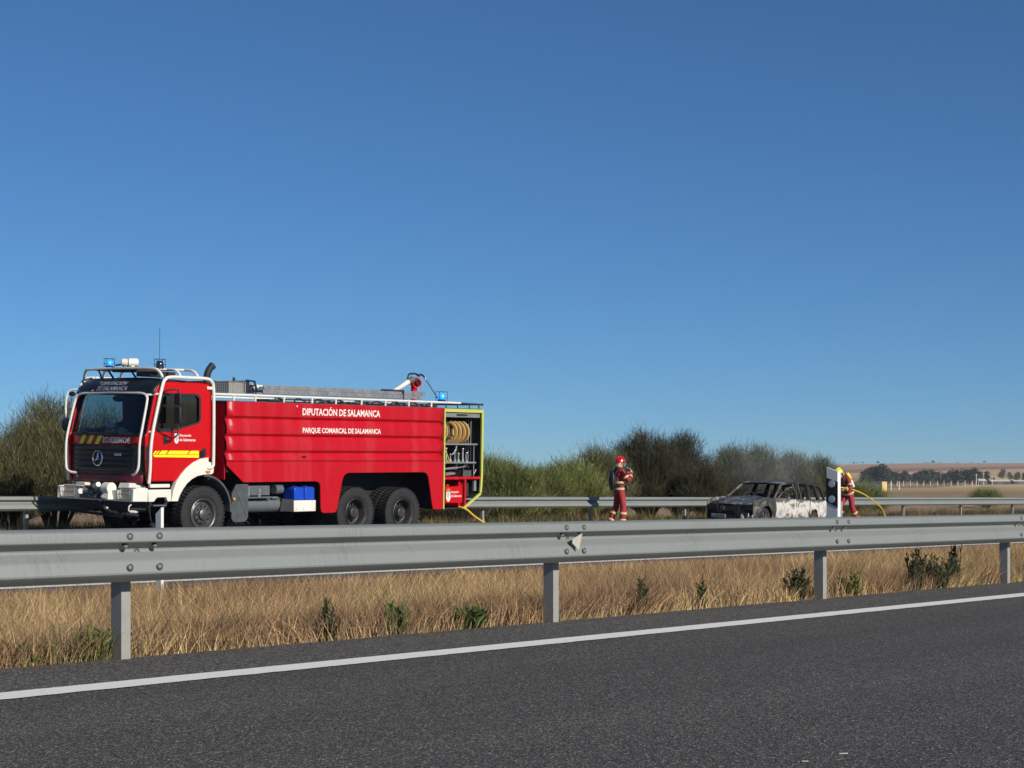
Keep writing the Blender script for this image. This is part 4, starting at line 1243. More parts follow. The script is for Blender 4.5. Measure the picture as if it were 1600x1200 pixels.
# water monitor
m = MB(); m.cyl((8.42, 1.05, 3.20), (8.80, 1.1, 3.36), 0.05, 0.062, n=14); m.cyl((8.22, 1.04, 3.12), (8.42, 1.05, 3.20), 0.04, 0.05, n=14); mo = m.build('water_monitor', M['white'], T)
m = MB(); m.cyl((8.80, 1.1, 3.36), (8.97, 1.12, 3.43), 0.066, 0.075, n=14); m.build('monitor_barrel', M['grey'], mo)
m = MB(); m.lathe([(-0.05, 0.085), (-0.06, 0.12), (0.0, 0.135), (0.06, 0.12), (0.05, 0.085)], (9.07, 1.1, 3.34), (0.3, 1, 0.1), n=18, closed=True); m.cyl((9.06, 1.15, 2.78), (9.06, 1.15, 3.28), 0.075, n=14); m.build('monitor_body', M['cabred'], mo)
m = MB(); m.cyl((9.06, 1.16, 3.32), (9.08, 1.05, 3.35), 0.07, n=14); m.tube(smooth_path([(8.78, 1.1, 3.42), (8.82, 1.1, 3.53), (8.95, 1.1, 3.56), (9.1, 1.1, 3.55), (9.18, 1.1, 3.50)]), 0.022, 6); m.tube(smooth_path([(9.10, 1.1, 3.52), (9.22, 1.1, 3.545), (9.32, 1.1, 3.52), (9.38, 1.1, 3.46)]), 0.022, 6); m.tube([(9.38, 1.1, 3.46), (9.55, 0.8, 2.95)], 0.011, 5); m.build('monitor_handle', M['chassis'], mo)
m = MB(); m.cyl((9.365, 1.1, 3.50), (9.39, 1.1, 3.42), 0.025, n=8); m.build('handle_grip', M['paper'], mo)


def on_truck(name, p, label, cat, group=None):
    e = empty(name, TM @ Vector(p), TROT, label, cat, group)
    return e


# ladder on the roof
ld = on_truck('ladder', (3.55, 0.28, 2.945), 'grey aluminium extension ladder lying on the fire engine roof', 'ladder')
for sec_, (w0, l0, l1, ins) in enumerate(((0.0, 0.0, 4.85, 0.0), (0.095, 0.05, 5.0, 0.03))):
    for vv in (ins, 0.46 - ins):
        m = MB(); m.box((l0, vv, w0), (l1, vv + 0.03, w0 + 0.085)); m.build('stringer', M['alu'], ld, bevel=0.004)
    n = 17
    for k in range(n):
        u = l0 + 0.14 + (l1 - l0 - 0.28) * k / (n - 1)
        m = MB(); m.tube([(u, ins - 0.006, w0 + 0.042), (u, 0.496 - ins, w0 + 0.042)], 0.014, 8); m.build('rung', M['grey'], ld)
m = MB(); m.box((4.2, -0.012, -0.02), (4.23, 0.0, 0.2)); m.box((3.5, -0.012, 0.18), (4.23, 0.0, 0.2)); m.build('ladder_clamp', M['black'], ld)
# jerry cans
for k, u in enumerate((4.27, 4.575)):
    jc = on_truck('jerry_can', (u, 0.08, 0.745), 'blue plastic can strapped on cream box under the fire engine tank', 'jerry can', 'blue cans under the fire engine')
    m = MB(); m.plate([(0, 0), (0.285, 0), (0.285, 0.24), (0.25, 0.275), (0.03, 0.275), (0, 0.24)], [], side, 0.0, 0.34); m.build('can_body', M['blue'], jc, bevel=0.02)
    m = MB(); m.box((0.06, 0.12, 0.275), (0.2, 0.16, 0.30)); m.build('can_handle', M['blue'], jc, bevel=0.008)
# rolled hoses in the locker
for k, (u, tilt, c, txt) in enumerate(((8.955, 0.30, 'hoseY', 'pale ochre rolled hose leaning on the left edge of the open locker'), (9.13, -0.15, 'hoseB', 'dark brown rolled hose standing among ochre rolls in the open locker'),
                                       (9.30, 0.25, 'hoseY', None), (9.44, 0.25, 'hoseY', None), (9.58, 0.28, 'hoseY', None), (9.75, 0.10, 'hoseY', None))):
    ho = on_truck('rolled_hose', (u, 0.30, 1.963), txt or 'ochre rolled fire hose standing in a row on the top locker shelf', 'rolled hose', None if txt else 'rolled hoses on the top locker shelf')
    ho.rotation_euler = (TROT[0], TROT[1] - 0.06, TROT[2] + tilt)
    r = 0.265
    m = MB()
    prof = [(0.024, r - 0.004), (0.010, r), (-0.010, r), (-0.024, r - 0.004), (-0.030, r - 0.02), (-0.026, r - 0.036), (-0.030, r - 0.05), (-0.026, r - 0.068), (-0.022, r - 0.075), (0.022, r - 0.075), (0.028, r - 0.04)]
    m.lathe(prof, (0, 0, r), (1, 0, 0), n=32, closed=True); m.build('hose_coil', M[c], ho)
    m = MB(); m.cyl((-0.02, 0, 0.09), (0.02, 0, 0.13), 0.03, n=10); m.build('coupling', M['steel'], ho)
# delivery hose from the locker along the road to the second firefighter
hp = [TM @ Vector((9.50, 0.10, 0.50)), TM @ Vector((9.60, -0.05, 0.44)), TM @ Vector((9.85, -0.12, 0.26)), TM @ Vector((10.25, -0.2, 0.06)), Vector((32.6, 26.9, zfar(26.9) + 0.03)), Vector((36, 26.3, zfar(26.3) + 0.025)), Vector((40, 26.0, zfar(26.0) + 0.025)), Vector((45, 26.4, zfar(26.4) + 0.025)), Vector((50, 26.2, zfar(26.2) + 0.025)), Vector((53.6, 27.2, zfar(27.2) + 0.025)), Vector((54.55, 28.3, zfar(28.3) + 0.05))]
hp += [atY(1384, 807, 28.6), atY(1378, 795, 28.6), atY(1365, 783, 28.6), atY(1350, 772.5, 28.6), atY(1335, 766, 28.6), atY(1322, 763, 28.62), atY(1308, 761, 28.62)]
m = MB(); m.tube(smooth_path(hp, 8), 0.022, 8)
hose = m.build('fire_hose', M['hosebright']); tag(hose, 'yellow fire hose arching up from the road to the firefighter with the air cylinder', 'hose')

# ------------------------------------------------------------------ burnt-out car
CO = Vector((45.16, 28.0, 0.047 + 0.035 * 0.65))
car = empty('burnt_car', CO, (R(2.0), 0, 0), label='burnt-out hatchback with ash-white doors and bare window frames against the guard rail', cat='car')


def burnt_mat(name, stops, scale=3.2, rough=0.85, metal=0.0, stretch=(1, 1, 1), detail=9, soot=False):
    m, nt, b, N, L = node_mat(name)
    tc = N.new('ShaderNodeTexCoord')
    mp = N.new('ShaderNodeMapping'); mp.inputs['Scale'].default_value = stretch
    L.new(tc.outputs['Object'], mp.inputs[0])
    n1 = N.new('ShaderNodeTexNoise'); n1.inputs['Scale'].default_value = scale; n1.inputs['Detail'].default_value = detail
    n1.inputs['Roughness'].default_value = 0.68; n1.inputs['Distortion'].default_value = 0.8
    L.new(mp.outputs[0], n1.inputs['Vector'])
    cr = N.new('ShaderNodeValToRGB'); e = cr.color_ramp.elements
    e[0].position, e[0].color = stops[0][0], stops[0][1] + (1,)
    e[1].position, e[1].color = stops[-1][0], stops[-1][1] + (1,)
    for p, c in stops[1:-1]:
        q = e.new(p); q.color = c + (1,)
    L.new(n1.outputs[0], cr.inputs[0])
    out = cr.outputs[0]
    if soot:                                             # soot stains licking down from the windows and up from the sills
        sx = N.new('ShaderNodeSeparateXYZ'); L.new(tc.outputs['Object'], sx.inputs[0])
        n2 = N.new('ShaderNodeTexNoise'); n2.inputs['Scale'].default_value = 4.5; n2.inputs['Detail'].default_value = 6
        L.new(tc.outputs['Object'], n2.inputs['Vector'])
        ma = N.new('ShaderNodeMath'); ma.operation = 'MULTIPLY_ADD'; ma.inputs[1].default_value = 0.42
        L.new(n2.outputs[0], ma.inputs[0]); L.new(sx.outputs['Z'], ma.inputs[2])
        mr = N.new('ShaderNodeValToRGB'); q = mr.color_ramp.elements
        q[0].position = 0.44; q[0].color = (0.75, 0.75, 0.75, 1); q[1].position = 1.03; q[1].color = (0.9, 0.9, 0.9, 1)
        for p_, v_ in ((0.53, 0.0), (0.93, 0.0)):
            k_ = q.new(p_); k_.color = (v_, v_, v_, 1)
        L.new(ma.outputs[0], mr.inputs[0])
        mx = N.new('ShaderNodeMixRGB'); mx.inputs[2].default_value = (0.045, 0.038, 0.034, 1)
        L.new(mr.outputs[0], mx.inputs[0]); L.new(out, mx.inputs[1]); out = mx.outputs[0]
    L.new(out, b.inputs['Base Color'])
    b.inputs['Roughness'].default_value = rough; b.inputs['Metallic'].default_value = metal
    bp = N.new('ShaderNodeBump'); bp.inputs['Strength'].default_value = 0.5; bp.inputs['Distance'].default_value = 0.015
    L.new(n1.outputs[0], bp.inputs['Height']); L.new(bp.outputs[0], b.inputs['Normal'])
    return m


M['ash'] = burnt_mat('ash_white_burnt_paint', [(0.32, (0.02, 0.018, 0.016)), (0.385, (0.13, 0.10, 0.07)), (0.43, (0.40, 0.36, 0.30)), (0.52, (0.58, 0.56, 0.52)), (0.62, (0.42, 0.41, 0.38)), (0.70, (0.16, 0.14, 0.12))], 3.0, soot=True)
M['ashfender'] = burnt_mat('scorched_fender_paint', [(0.40, (0.02, 0.02, 0.02)), (0.52, (0.085, 0.08, 0.07)), (0.60, (0.26, 0.24, 0.20)), (0.74, (0.46, 0.44, 0.39))], 2.4)
M['bluegrey'] = burnt_mat('scorched_blue_grey_steel', [(0.36, (0.014, 0.015, 0.02)), (0.50, (0.05, 0.06, 0.075)), (0.60, (0.14, 0.16, 0.18)), (0.74, (0.34, 0.35, 0.34))], 2.6, stretch=(1, 1.6, 1))
M['char'] = burnt_mat('charred_black_plastic', [(0.35, (0.006, 0.006, 0.008)), (0.6, (0.020, 0.020, 0.023)), (0.8, (0.06, 0.058, 0.056))], 6)
M['burntsteel'] = burnt_mat('burnt_bare_steel', [(0.35, (0.03, 0.028, 0.027)), (0.55, (0.10, 0.095, 0.09)), (0.75, (0.30, 0.28, 0.26))], 6)
CW = 1.76


def nz(a, b, c=0.0, s=1.0):
    return noise.noise(Vector((a * s, b * s, c)))


def side_w(u):      # belt line
    return float(np.interp(u, [0, 0.3, 1.15, 2.4, 3.2, 4.25], [0.72, 0.82, 0.875, 0.83, 0.80, 0.78]))


def panel(name, u0, u1, matn, near=True, arch=None, crump=0.018, seed=0.0, lo=0.24):
    nu, nv = max(8, int((u1 - u0) / 0.03)), 22

    def fn(a, b):
        u = u0 + (u1 - u0) * a
        top = side_w(u)
        w = lo + (top - lo) * b
        bulge = 0.045 * (1 - ((b - 0.55) / 0.6) ** 2)
        v = 0.05 - bulge + 0.06 * max(0, (0.55 - u) / 0.55) ** 2 + 0.05 * max(0, (u - 3.8) / 0.5) ** 2 + crump * nz(u, w, seed, 4.5) + 0.5 * crump * nz(u, w, seed + 9, 13)
        return (u, v if near else CW - v, w)

    def keep(a, b):
        if not arch: return True
        u = u0 + (u1 - u0) * a
        w = lo + (side_w(u) - lo) * b
        return math.hypot(u - arch[0], w - arch[1]) > arch[2] + 0.012 * nz(u, w, seed, 20)
    m = MB(); m.grid(nu, nv, fn, keep)
    return m.build(name, M[matn], car, smooth=50, solid=0.012 if near else -0.012)


for near in (True, False):
    panel('front_fender', -0.03, 1.17, 'ashfender', near, (0.62, 0.30, 0.335), seed=1)
    panel('front_door', 1.19, 2.36, 'ash' if near else 'char', near, None, 0.03, seed=4)
    panel('rear_door', 2.38, 3.14, 'ash' if near else 'char', near, None, 0.03, seed=6)
    panel('rear_quarter', 3.16, 4.28, 'ash', near, (3.42, 0.24, 0.27), 0.035, seed=8)
# bonnet, buckled
def bonnet(a, b):
    u, v = -0.02 + 1.20 * a, 0.05 + (CW - 0.10) * b
    e = 2 * b - 1
    w = float(np.interp(u, [-0.02, 0.1, 0.3, 0.8, 1.2], [0.66, 0.72, 0.79, 0.86, 0.905])) - 0.05 * e ** 4 - 0.02 * e * e
    return (u + 0.10 * e * e * (1 - a), v, w + 0.030 * nz(u, v, 2, 3.2) + 0.012 * nz(u, v, 5, 9))
m = MB(); m.grid(30, 36, bonnet); m.build('bonnet', M['bluegrey'], car, smooth=50, solid=0.012)
# front end
def front(a, b):
    v, w = 0.04 + (CW - 0.08) * a, 0.20 + 0.47 * b
    e = 2 * a - 1
    return (-0.06 + 0.14 * e ** 4 + 0.08 * b * b + 0.015 * nz(v, w, 3, 8), v, w)
m = MB(); m.grid(36, 14, front); fr_ = m.build('front_bumper', M['char'], car, smooth=50, solid=0.02)
m = MB()
for w_ in (0.47, 0.53, 0.59):
    m.tube([(-0.075, v, w_ + 0.006 * nz(v, w_, 1, 5)) for v in np.linspace(0.55, 1.25, 9)], 0.008, 5)
m.tube([(-0.07, 0.56, 0.42), (-0.06, 0.57, 0.62)], 0.008, 5); m.tube([(-0.07, 0.50, 0.42), (-0.06, 0.5, 0.62)], 0.008, 5)
m.build('grille_bar', M['char'], car)
m = MB(); m.tube([(-0.085, 1.10 + 0.065 * math.cos(t), 0.545 + 0.065 * math.sin(t)) for t in np.linspace(0, 2 * math.pi, 21)], 0.010, 6); m.tube([(-0.085, 1.15, 0.58), (-0.085, 1.12, 0.50), (-0.085, 1.10, 0.55), (-0.085, 1.08, 0.50), (-0.085, 1.05, 0.58)], 0.009, 5)
m.build('round_emblem', M['burntsteel'], car)
m = MB(); m.hexa([(-0.10, 0.97, 0.245), (-0.088, 0.97, 0.245), (-0.088, 1.47, 0.25), (-0.10, 1.47, 0.25), (-0.095, 0.97, 0.355), (-0.083, 0.97, 0.355), (-0.083, 1.47, 0.36), (-0.095, 1.47, 0.36)]); pl = m.build('number_plate', burnt_mat('scorched_plate', [(0.3, (0.16, 0.16, 0.15)), (0.6, (0.42, 0.42, 0.38)), (0.75, (0.30, 0.30, 0.27))], 5), car)
m = MB()
for k in range(7):
    v = 1.42 - 0.065 * k
    m.box((-0.103, v - 0.018 - 0.006 * (k % 2), 0.272), (-0.096, v, 0.338))
m.build('plate_smudge', M['burntsteel'], pl)
for v0, v1 in ((0.10, 0.46), (1.32, 1.64)):
    m = MB(); m.box((-0.03, v0, 0.50), (0.2, v1, 0.64)); hl = m.build('headlight_cavity', M['char'], car)
m = MB()
for k, (v, w_, h) in enumerate(((0.42, 0.25, 0.13), (0.37, 0.24, 0.09), (0.20, 0.25, 0.17), (0.14, 0.24, 0.10), (0.06, 0.25, 0.12))):
    m.hexa([(-0.10, v - 0.03, w_), (-0.06, v - 0.03, w_), (-0.06, v + 0.03, w_), (-0.10, v + 0.03, w_), (-0.09, v - 0.01, w_ + h), (-0.07, v - 0.015, w_ + h * .9), (-0.07, v + 0.01, w_ + h), (-0.09, v + 0.02, w_ + h * .8)])
m.build('melted_trim', M['ash'], car)
# roof, pillars
def roofp(a, b):
    u, v = 1.72 + 2.40 * a, 0.22 + (CW - 0.44) * b
    e = 2 * b - 1
    w = float(np.interp(u, [1.72, 2.0, 2.6, 3.2, 3.8, 4.12], [1.275, 1.335, 1.38, 1.36, 1.29, 1.20])) - 0.055 * e * e
    return (u - 0.05 * (1 - e * e) * (1 - a), v, w + 0.012 * nz(u, v, 7, 3) + 0.006 * nz(u, v, 3, 8))
m = MB(); m.grid(36, 20, roofp); m.build('roof', M['bluegrey'], car, smooth=50, solid=0.014)
def pillar(name, pts, r, mm='burntsteel'):
    m = MB(); m.tube([Vector(p) for p in pts], r, 6); return m.build(name, M[mm], car)
for near in (1, 0):
    f = (lambda v: v) if near else (lambda v: CW - v)
    pillar('windscreen_pillar', smooth_path([(1.12, f(0.06), 0.86), (1.45, f(0.14), 1.08), (1.74, f(0.21), 1.255), (2.05, f(0.23), 1.30)], 4), 0.038, 'burntsteel')
    pillar('roof_side_rail', smooth_path([(2.05, f(0.23), 1.30), (2.7, f(0.22), 1.318), (3.4, f(0.22), 1.29), (3.95, f(0.23), 1.22), (4.12, f(0.22), 1.13), (4.26, f(0.16), 0.80)], 4), 0.045, 'char')
    pillar('door_pillar', [(2.40, f(0.07), 0.80), (2.48, f(0.14), 1.05), (2.55, f(0.22), 1.31)], 0.06, 'char')
    pillar('rear_door_pillar', [(3.16, f(0.07), 0.78), (3.22, f(0.14), 1.02), (3.25, f(0.22), 1.29)], 0.065, 'char')
    pillar('quarter_pillar', [(3.78, f(0.08), 0.78), (3.72, f(0.15), 1.02), (3.68, f(0.22), 1.25)], 0.06, 'char')
    if near:
        pillar('bent_window_frame', smooth_path([(1.28, 0.03, 0.86), (1.6, 0.06, 1.02), (2.0, 0.10, 1.16), (2.30, 0.13, 1.20)], 4), 0.017, 'burntsteel')
        pillar('warped_door_frame', smooth_path([(2.26, 0.12, 1.28), (2.32, 0.09, 1.1), (2.44, 0.06, 0.92), (2.40, 0.05, 0.82)], 4), 0.022, 'burntsteel')
        pillar('pale_door_frame', smooth_path([(2.66, 0.18, 1.33), (2.64, 0.12, 1.12), (2.68, 0.07, 0.95), (2.66, 0.04, 0.82)], 4), 0.020, 'ash')
        pillar('quarter_strut', [(3.36, 0.10, 0.80), (3.30, 0.14, 0.98), (3.28, 0.16, 1.06)], 0.016, 'burntsteel')
m = MB()
m.tube([(1.72 - .05 * (1 - (2 * t - 1) ** 2), 0.22 + (CW - .44) * t, 1.26 + .03 * (1 - (2 * t - 1) ** 2)) for t in np.linspace(0, 1, 9)], 0.022, 6); m.build('windscreen_header', M['char'], car)
m = MB(); m.grid(10, 8, lambda a, b: (4.27 - 0.05 * b * b + 0.02 * nz(a, b, 2, 4), 0.08 + (CW - 0.16) * a, 0.25 + 0.55 * b)); m.build('tailgate', M['char'], car, smooth=50, solid=0.02)
m = MB(); m.box((0.1, 0.12, 0.2), (4.2, CW - 0.12, 0.26)); m.box((0.15, 0.2, 0.26), (0.95, CW - 0.2, 0.66)); m.box((1.05, 0.12, 0.26), (1.10, CW - 0.12, 0.82)); m.build('floor_pan', M['char'], car)
m = MB(); m.box((1.12, 0.15, 0.68), (1.5, CW - 0.15, 0.84)); m.build('dashboard', M['char'], car, bevel=0.03)
m = MB(); m.tube([(1.60 + 0.06 * math.sin(t), 1.25 + 0.17 * math.cos(t), 0.88 + 0.15 * math.sin(t)) for t in np.linspace(0, 2 * math.pi, 21)], 0.012, 5); m.build('steering_wheel', M['burntsteel'], car)
for u0, vs_ in ((2.15, (0.25, 1.0)), (3.05, (0.25, 1.0))):
    for v0 in vs_:
        m = MB()
        m.tube([(u0 - 0.45, v0, 0.5), (u0, v0, 0.46), (u0 + 0.2, v0 + 0.04, 1.05), (u0 + 0.2, v0 + 0.42, 1.05), (u0, v0 + 0.46, 0.46), (u0 - 0.45, v0 + 0.46, 0.5)], 0.02, 6)
        for k in range(4): m.tube([(u0 + 0.04 * k + .02, v0 + 0.02, 0.55 + 0.13 * k), (u0 + 0.04 * k + .02, v0 + 0.44, 0.55 + 0.13 * k)], 0.010, 5)
        m.tube([(u0 + 0.2, v0 + 0.18, 1.05), (u0 + 0.23, v0 + 0.18, 1.16), (u0 + 0.23, v0 + 0.3, 1.16), (u0 + 0.2, v0 + 0.3, 1.05)], 0.010, 5)
        m.build('seat_frame', M['burntsteel'], car)
        m = MB(); m.hexa([(u0 - 0.45, v0 + .02, 0.40), (u0 + .02, v0 + .02, 0.38), (u0 + .02, v0 + 0.44, 0.38), (u0 - 0.45, v0 + 0.44, 0.40), (u0 - 0.42, v0 + .03, 0.56), (u0 + .2, v0 + .05, 0.98), (u0 + .2, v0 + 0.41, 0.98), (u0 - 0.42, v0 + 0.43, 0.56)]); m.build('charred_seat', M['char'], car, bevel=0.03)
for u in (0.62, 3.42):
    for near in (1, 0):
        m = MB(); vv = 0.14 if near else CW - 0.14
        m.lathe([(-0.10, 0.20), (-0.10, 0.27), (-0.07, 0.295), (0.07, 0.295), (0.10, 0.27), (0.10, 0.20)], (0, 0, 0), (0, 1, 0), n=28)
        wh = m.build('wheel', M['char'], car, (u, vv, 0.275), (0, 0, 0 if near else math.pi))
        m = MB(); m.lathe([(-0.10, 0.215), (-0.11, 0.205), (-0.09, 0.19), (-0.03, 0.17), (-0.05, 0.06), (-0.06, 0.0)], (0, 0, 0), (0, 1, 0), n=28)
        for k in range(5):
            t = 2 * math.pi * k / 5; m.tube([(0.04 * math.cos(t), -0.07, 0.04 * math.sin(t)), (0.19 * math.cos(t), -0.085, 0.19 * math.sin(t))], 0.018, 5)
        m.build('rim', M['burntsteel'], wh)

# ------------------------------------------------------------------ firefighters
def skinned(name, joints, bones, mats, region, parent):
    names = list(joints)
    idx = {n: i for i, n in enumerate(names)}
    me = bpy.data.meshes.new(name)
    me.from_pydata([joints[n][0] for n in names], [(idx[a], idx[b_]) for a, b_ in bones], [])
    o = bpy.data.objects.new(name, me); COL.objects.link(o)
    md = o.modifiers.new('skin', 'SKIN'); md.use_smooth_shade = True
    sv = me.skin_vertices[0].data
    for n in names:
        r = joints[n][1]
        sv[idx[n]].radius = r if isinstance(r, tuple) else (r, r)
        sv[idx[n]].use_root = (n == 'pelvis')
    ss = o.modifiers.new('sub', 'SUBSURF'); ss.levels = 2; ss.render_levels = 2
    bpy.context.view_layer.update()
    out = bpy.data.meshes.new_from_object(o.evaluated_get(bpy.context.evaluated_depsgraph_get()))
    bpy.data.objects.remove(o)
    out.materials.clear()
    for mt in mats: out.materials.append(mt)
    pts = {n: Vector(joints[n][0]) for n in names}
    for p in out.polygons:
        c = p.center
        best, bi = 1e9, 0
        for a, b_ in bones:
            ab = pts[b_] - pts[a]
            t = max(0, min(1, (c - pts[a]).dot(ab) / max(ab.length_squared, 1e-9)))
            d = (c - pts[a] - ab * t).length
            if d < best: best, bi = d, region(a, b_)
        p.material_index = bi
        p.use_smooth = True
    return link(name, out, parent)


def hand(J, B, side_, wrist, fwd, palm_n, curl=0.6):
    """palm and five fingers from the wrist"""
    w = Vector(wrist); f = Vector(fwd).normalized(); n = Vector(palm_n).normalized(); s = f.cross(n).normalized()
    J['palm' + side_] = (w + f * 0.06, (0.034, 0.022)); B.append(('wrist' + side_, 'palm' + side_))
    for k, (off, ln) in enumerate(((-0.030, 0.066), (-0.010, 0.078), (0.010, 0.072), (0.030, 0.055))):
        b0 = w + f * 0.095 + s * off
        b1 = b0 + (f * math.cos(curl) + n * math.sin(curl)) * ln * 0.5
        b2 = b1 + (f * math.cos(2.1 * curl) + n * math.sin(2.1 * curl)) * ln * 0.5
        for q, p in enumerate((b0, b1, b2)):
            J['finger%d%d%s' % (k, q, side_)] = (p, 0.010 - 0.001 * q)
        B += [('palm' + side_, 'finger%d0%s' % (k, side_)), ('finger%d0%s' % (k, side_), 'finger%d1%s' % (k, side_)), ('finger%d1%s' % (k, side_), 'finger%d2%s' % (k, side_))]
    t0 = w + f * 0.045 - s * 0.040; t1 = t0 + (f * 0.6 - s * 0.5 + n * 0.5).normalized() * 0.045
    J['thumb0' + side_] = (t0, 0.012); J['thumb1' + side_] = (t1, 0.010)
    B += [('palm' + side_, 'thumb0' + side_), ('thumb0' + side_, 'thumb1' + side_)]


def region(a, b_):
    k = a + b_
    if 'finger' in k or 'thumb' in k or 'palm' in k: return 1
    if 'head' in k or 'nose' in k or 'chin' in k: return 2
    if 'foot' in k or 'toe' in k or 'heel' in k: return 3
    return 0


def figure(root, P, hips, helmet, hats):
    """P: joint name -> position; x forward, y left, z up"""
    J = {}; B = []
    rad = dict(pelvis=(0.17, 0.135), belly=(0.165, 0.13), chest=(0.19, 0.145), upper=(0.16, 0.115), neck=0.06, head=(0.085, 0.095), headtop=(0.075, 0.085))
    for n in ('pelvis', 'belly', 'chest', 'upper', 'neck', 'head', 'headtop'):
        J[n] = (Vector(P[n]), rad[n])
    B += [('pelvis', 'belly'), ('belly', 'chest'), ('chest', 'upper'), ('upper', 'neck'), ('neck', 'head'), ('head', 'headtop')]
    for s in ('L', 'R'):
        for n, r in (('hip', 0.105), ('knee', 0.088), ('shin', 0.092), ('ankle', 0.085), ('foot', 0.055), ('toe', 0.045), ('shoulder', 0.085), ('elbow', 0.068), ('wrist', 0.050)):
            J[n + s] = (Vector(P[n + s]), r)
        B += [('pelvis', 'hip' + s), ('hip' + s, 'knee' + s), ('knee' + s, 'shin' + s), ('shin' + s, 'ankle' + s), ('ankle' + s, 'foot' + s), ('foot' + s, 'toe' + s), ('upper', 'shoulder' + s), ('shoulder' + s, 'elbow' + s), ('elbow' + s, 'wrist' + s)]
        hand(J, B, s, P['wrist' + s], Vector(P['hand' + s]), Vector(P['palmn' + s]), 0.7)
    skinned('body', J, B, [M['suit'], M['glove'], M['skin'], M['boot']], region, root)
    V = {k: Vector(v) for k, v in P.items()}

    def ring(name, a, b_, t, r0, r1, wd=0.045, mm='band'):
        d = (V[b_] - V[a]).normalized(); c = V[a].lerp(V[b_], t)
        m = MB(); m.lathe([(-wd / 2, r0), (-wd / 2, r0 + 0.006), (wd / 2, r1 + 0.006), (wd / 2, r1)], c, d, n=20, closed=True)
        m.build(name, M[mm], root)
    for s in ('L', 'R'):
        ring('leg_band', 'knee' + s, 'ankle' + s, 0.42, 0.100, 0.100, 0.06)
        ring('leg_band', 'knee' + s, 'ankle' + s, 0.86, 0.094, 0.098, 0.05)
        ring('sleeve_band', 'elbow' + s, 'wrist' + s, 0.55, 0.070, 0.064)
        ring('sleeve_band', 'shoulder' + s, 'elbow' + s, 0.55, 0.084, 0.080)
        # boot sole
        m = MB(); a, b_ = V['foot' + s], V['toe' + s]
        d = (b_ - a).normalized(); m.ell(a.lerp(b_, 0.35) + Vector((0, 0, -0.035)), (0.15, 0.056, 0.035), rot=Matrix.Rotation(math.atan2(d.y, d.x), 3, 'Z')); m.build('boot_sole', M['boot'], root)
    # jacket hem band and chest band, elliptical
    for n, t, k in (('pelvis', 0.15, 1.0), ('belly', 0.25, 1.0)):
        nxt = {'pelvis': 'belly', 'belly': 'chest'}[n]
        c = V[n].lerp(V[nxt], t); d = (V[nxt] - V[n]).normalized()
        a = Vector((0, 1, 0)); b2 = d.cross(a).normalized()
        vs = []
        for h, e in ((-0.028, 0.0), (-0.028, 0.008), (0.028, 0.008), (0.028, 0.0)):
            for q in range(24):
                tt = 2 * math.pi * q / 24
                vs.append(c + d * h + a * ((0.185 + e) * math.cos(tt)) + b2 * ((0.155 + e) * math.sin(tt)))
        m = MB(); m.add(vs, [(i * 24 + q, i * 24 + (q + 1) % 24, ((i + 1) % 4) * 24 + (q + 1) % 24, ((i + 1) % 4) * 24 + q) for i in range(4) for q in range(24)])
        m.build('jacket_band', M['band'], root)
    # face: nose, mouth, ears and eyes on the head
    hd = V['headtop'] - V['head']; fd = V['facing'].normalized(); up = hd.normalized(); sd_ = up.cross(fd).normalized()
    c = V['head'].lerp(V['headtop'], 0.35)
    m = MB(); m.ell(c + fd * 0.105 - up * 0.01, (0.018, 0.014, 0.024)); m.build('nose', M['skin'], root)
    for s in (1, -1):
        m = MB(); m.ell(c + sd_ * (0.088 * s), (0.02, 0.012, 0.03)); m.build('ear', M['skin'], root)
        m = MB(); m.ell(c + fd * 0.088 + sd_ * (0.034 * s) + up * 0.025, (0.012, 0.012, 0.009)); m.build('eye', M['blackfilm'], root)
    m = MB(); m.ell(c + fd * 0.092 - up * 0.055, (0.01, 0.025, 0.006)); m.build('mouth', M['glove'], root)
    # helmet: shell, brim, visor, neck guard
    hc = V['headtop'] - up * 0.015
    rot = Matrix((fd, sd_, up)).transposed()
    vs, fs = [], []
    n, mm_ = 24, 9
    for j in range(mm_ + 1):
        ph = (math.pi * 0.56) * j / mm_
        for i in range(n):
            t = 2 * math.pi * i / n
            p = Vector((0.140 * math.sin(ph) * math.cos(t), 0.115 * math.sin(ph) * math.sin(t), 0.122 * math.cos(ph)))
            if j == mm_: p += Vector((0.02 * math.cos(t) - 0.012, 0.012 * math.sin(t), -0.03 if math.cos(t) < -0.3 else 0))
            vs.append(hc + rot @ p)
    for j in range(mm_):
        for i in range(n):
            fs.append((j * n + i, (j + 1) * n + i, (j + 1) * n + (i + 1) % n, j * n + (i + 1) % n))
    m = MB(); m.add(vs, fs); he = m.build('helmet', M[helmet], root, smooth=60, solid=0.012)
    m = MB(); m.tube([hc + rot @ Vector((0.128 * math.sin(a) - 0.01, 0, 0.126 * math.cos(a))) for a in np.linspace(-1.1, 1.1, 11)], 0.014, 6); m.build('helmet_ridge', M[helmet], he)
    m = MB(); m.grid(12, 4, lambda a, b_: hc + rot @ Vector((0.150 * math.cos((a - .5) * 2.2), 0.135 * math.sin((a - .5) * 2.2), -0.02 - 0.10 * b_))); m.build('visor', M[hats], he, smooth=60)
    m = MB(); m.grid(12, 4, lambda a, b_: hc + rot @ Vector((-0.125 * math.cos((a - .5) * 2.4) - 0.02 * b_, 0.125 * math.sin((a - .5) * 2.4), -0.03 - 0.12 * b_))); m.build('neck_guard', M['band'], he, smooth=60, solid=0.008)


def ground_pose(loc, heading, scale, label):
    e = empty('person', loc, (0, 0, heading), label, 'person')
    e.scale = (scale,) * 3
    return e


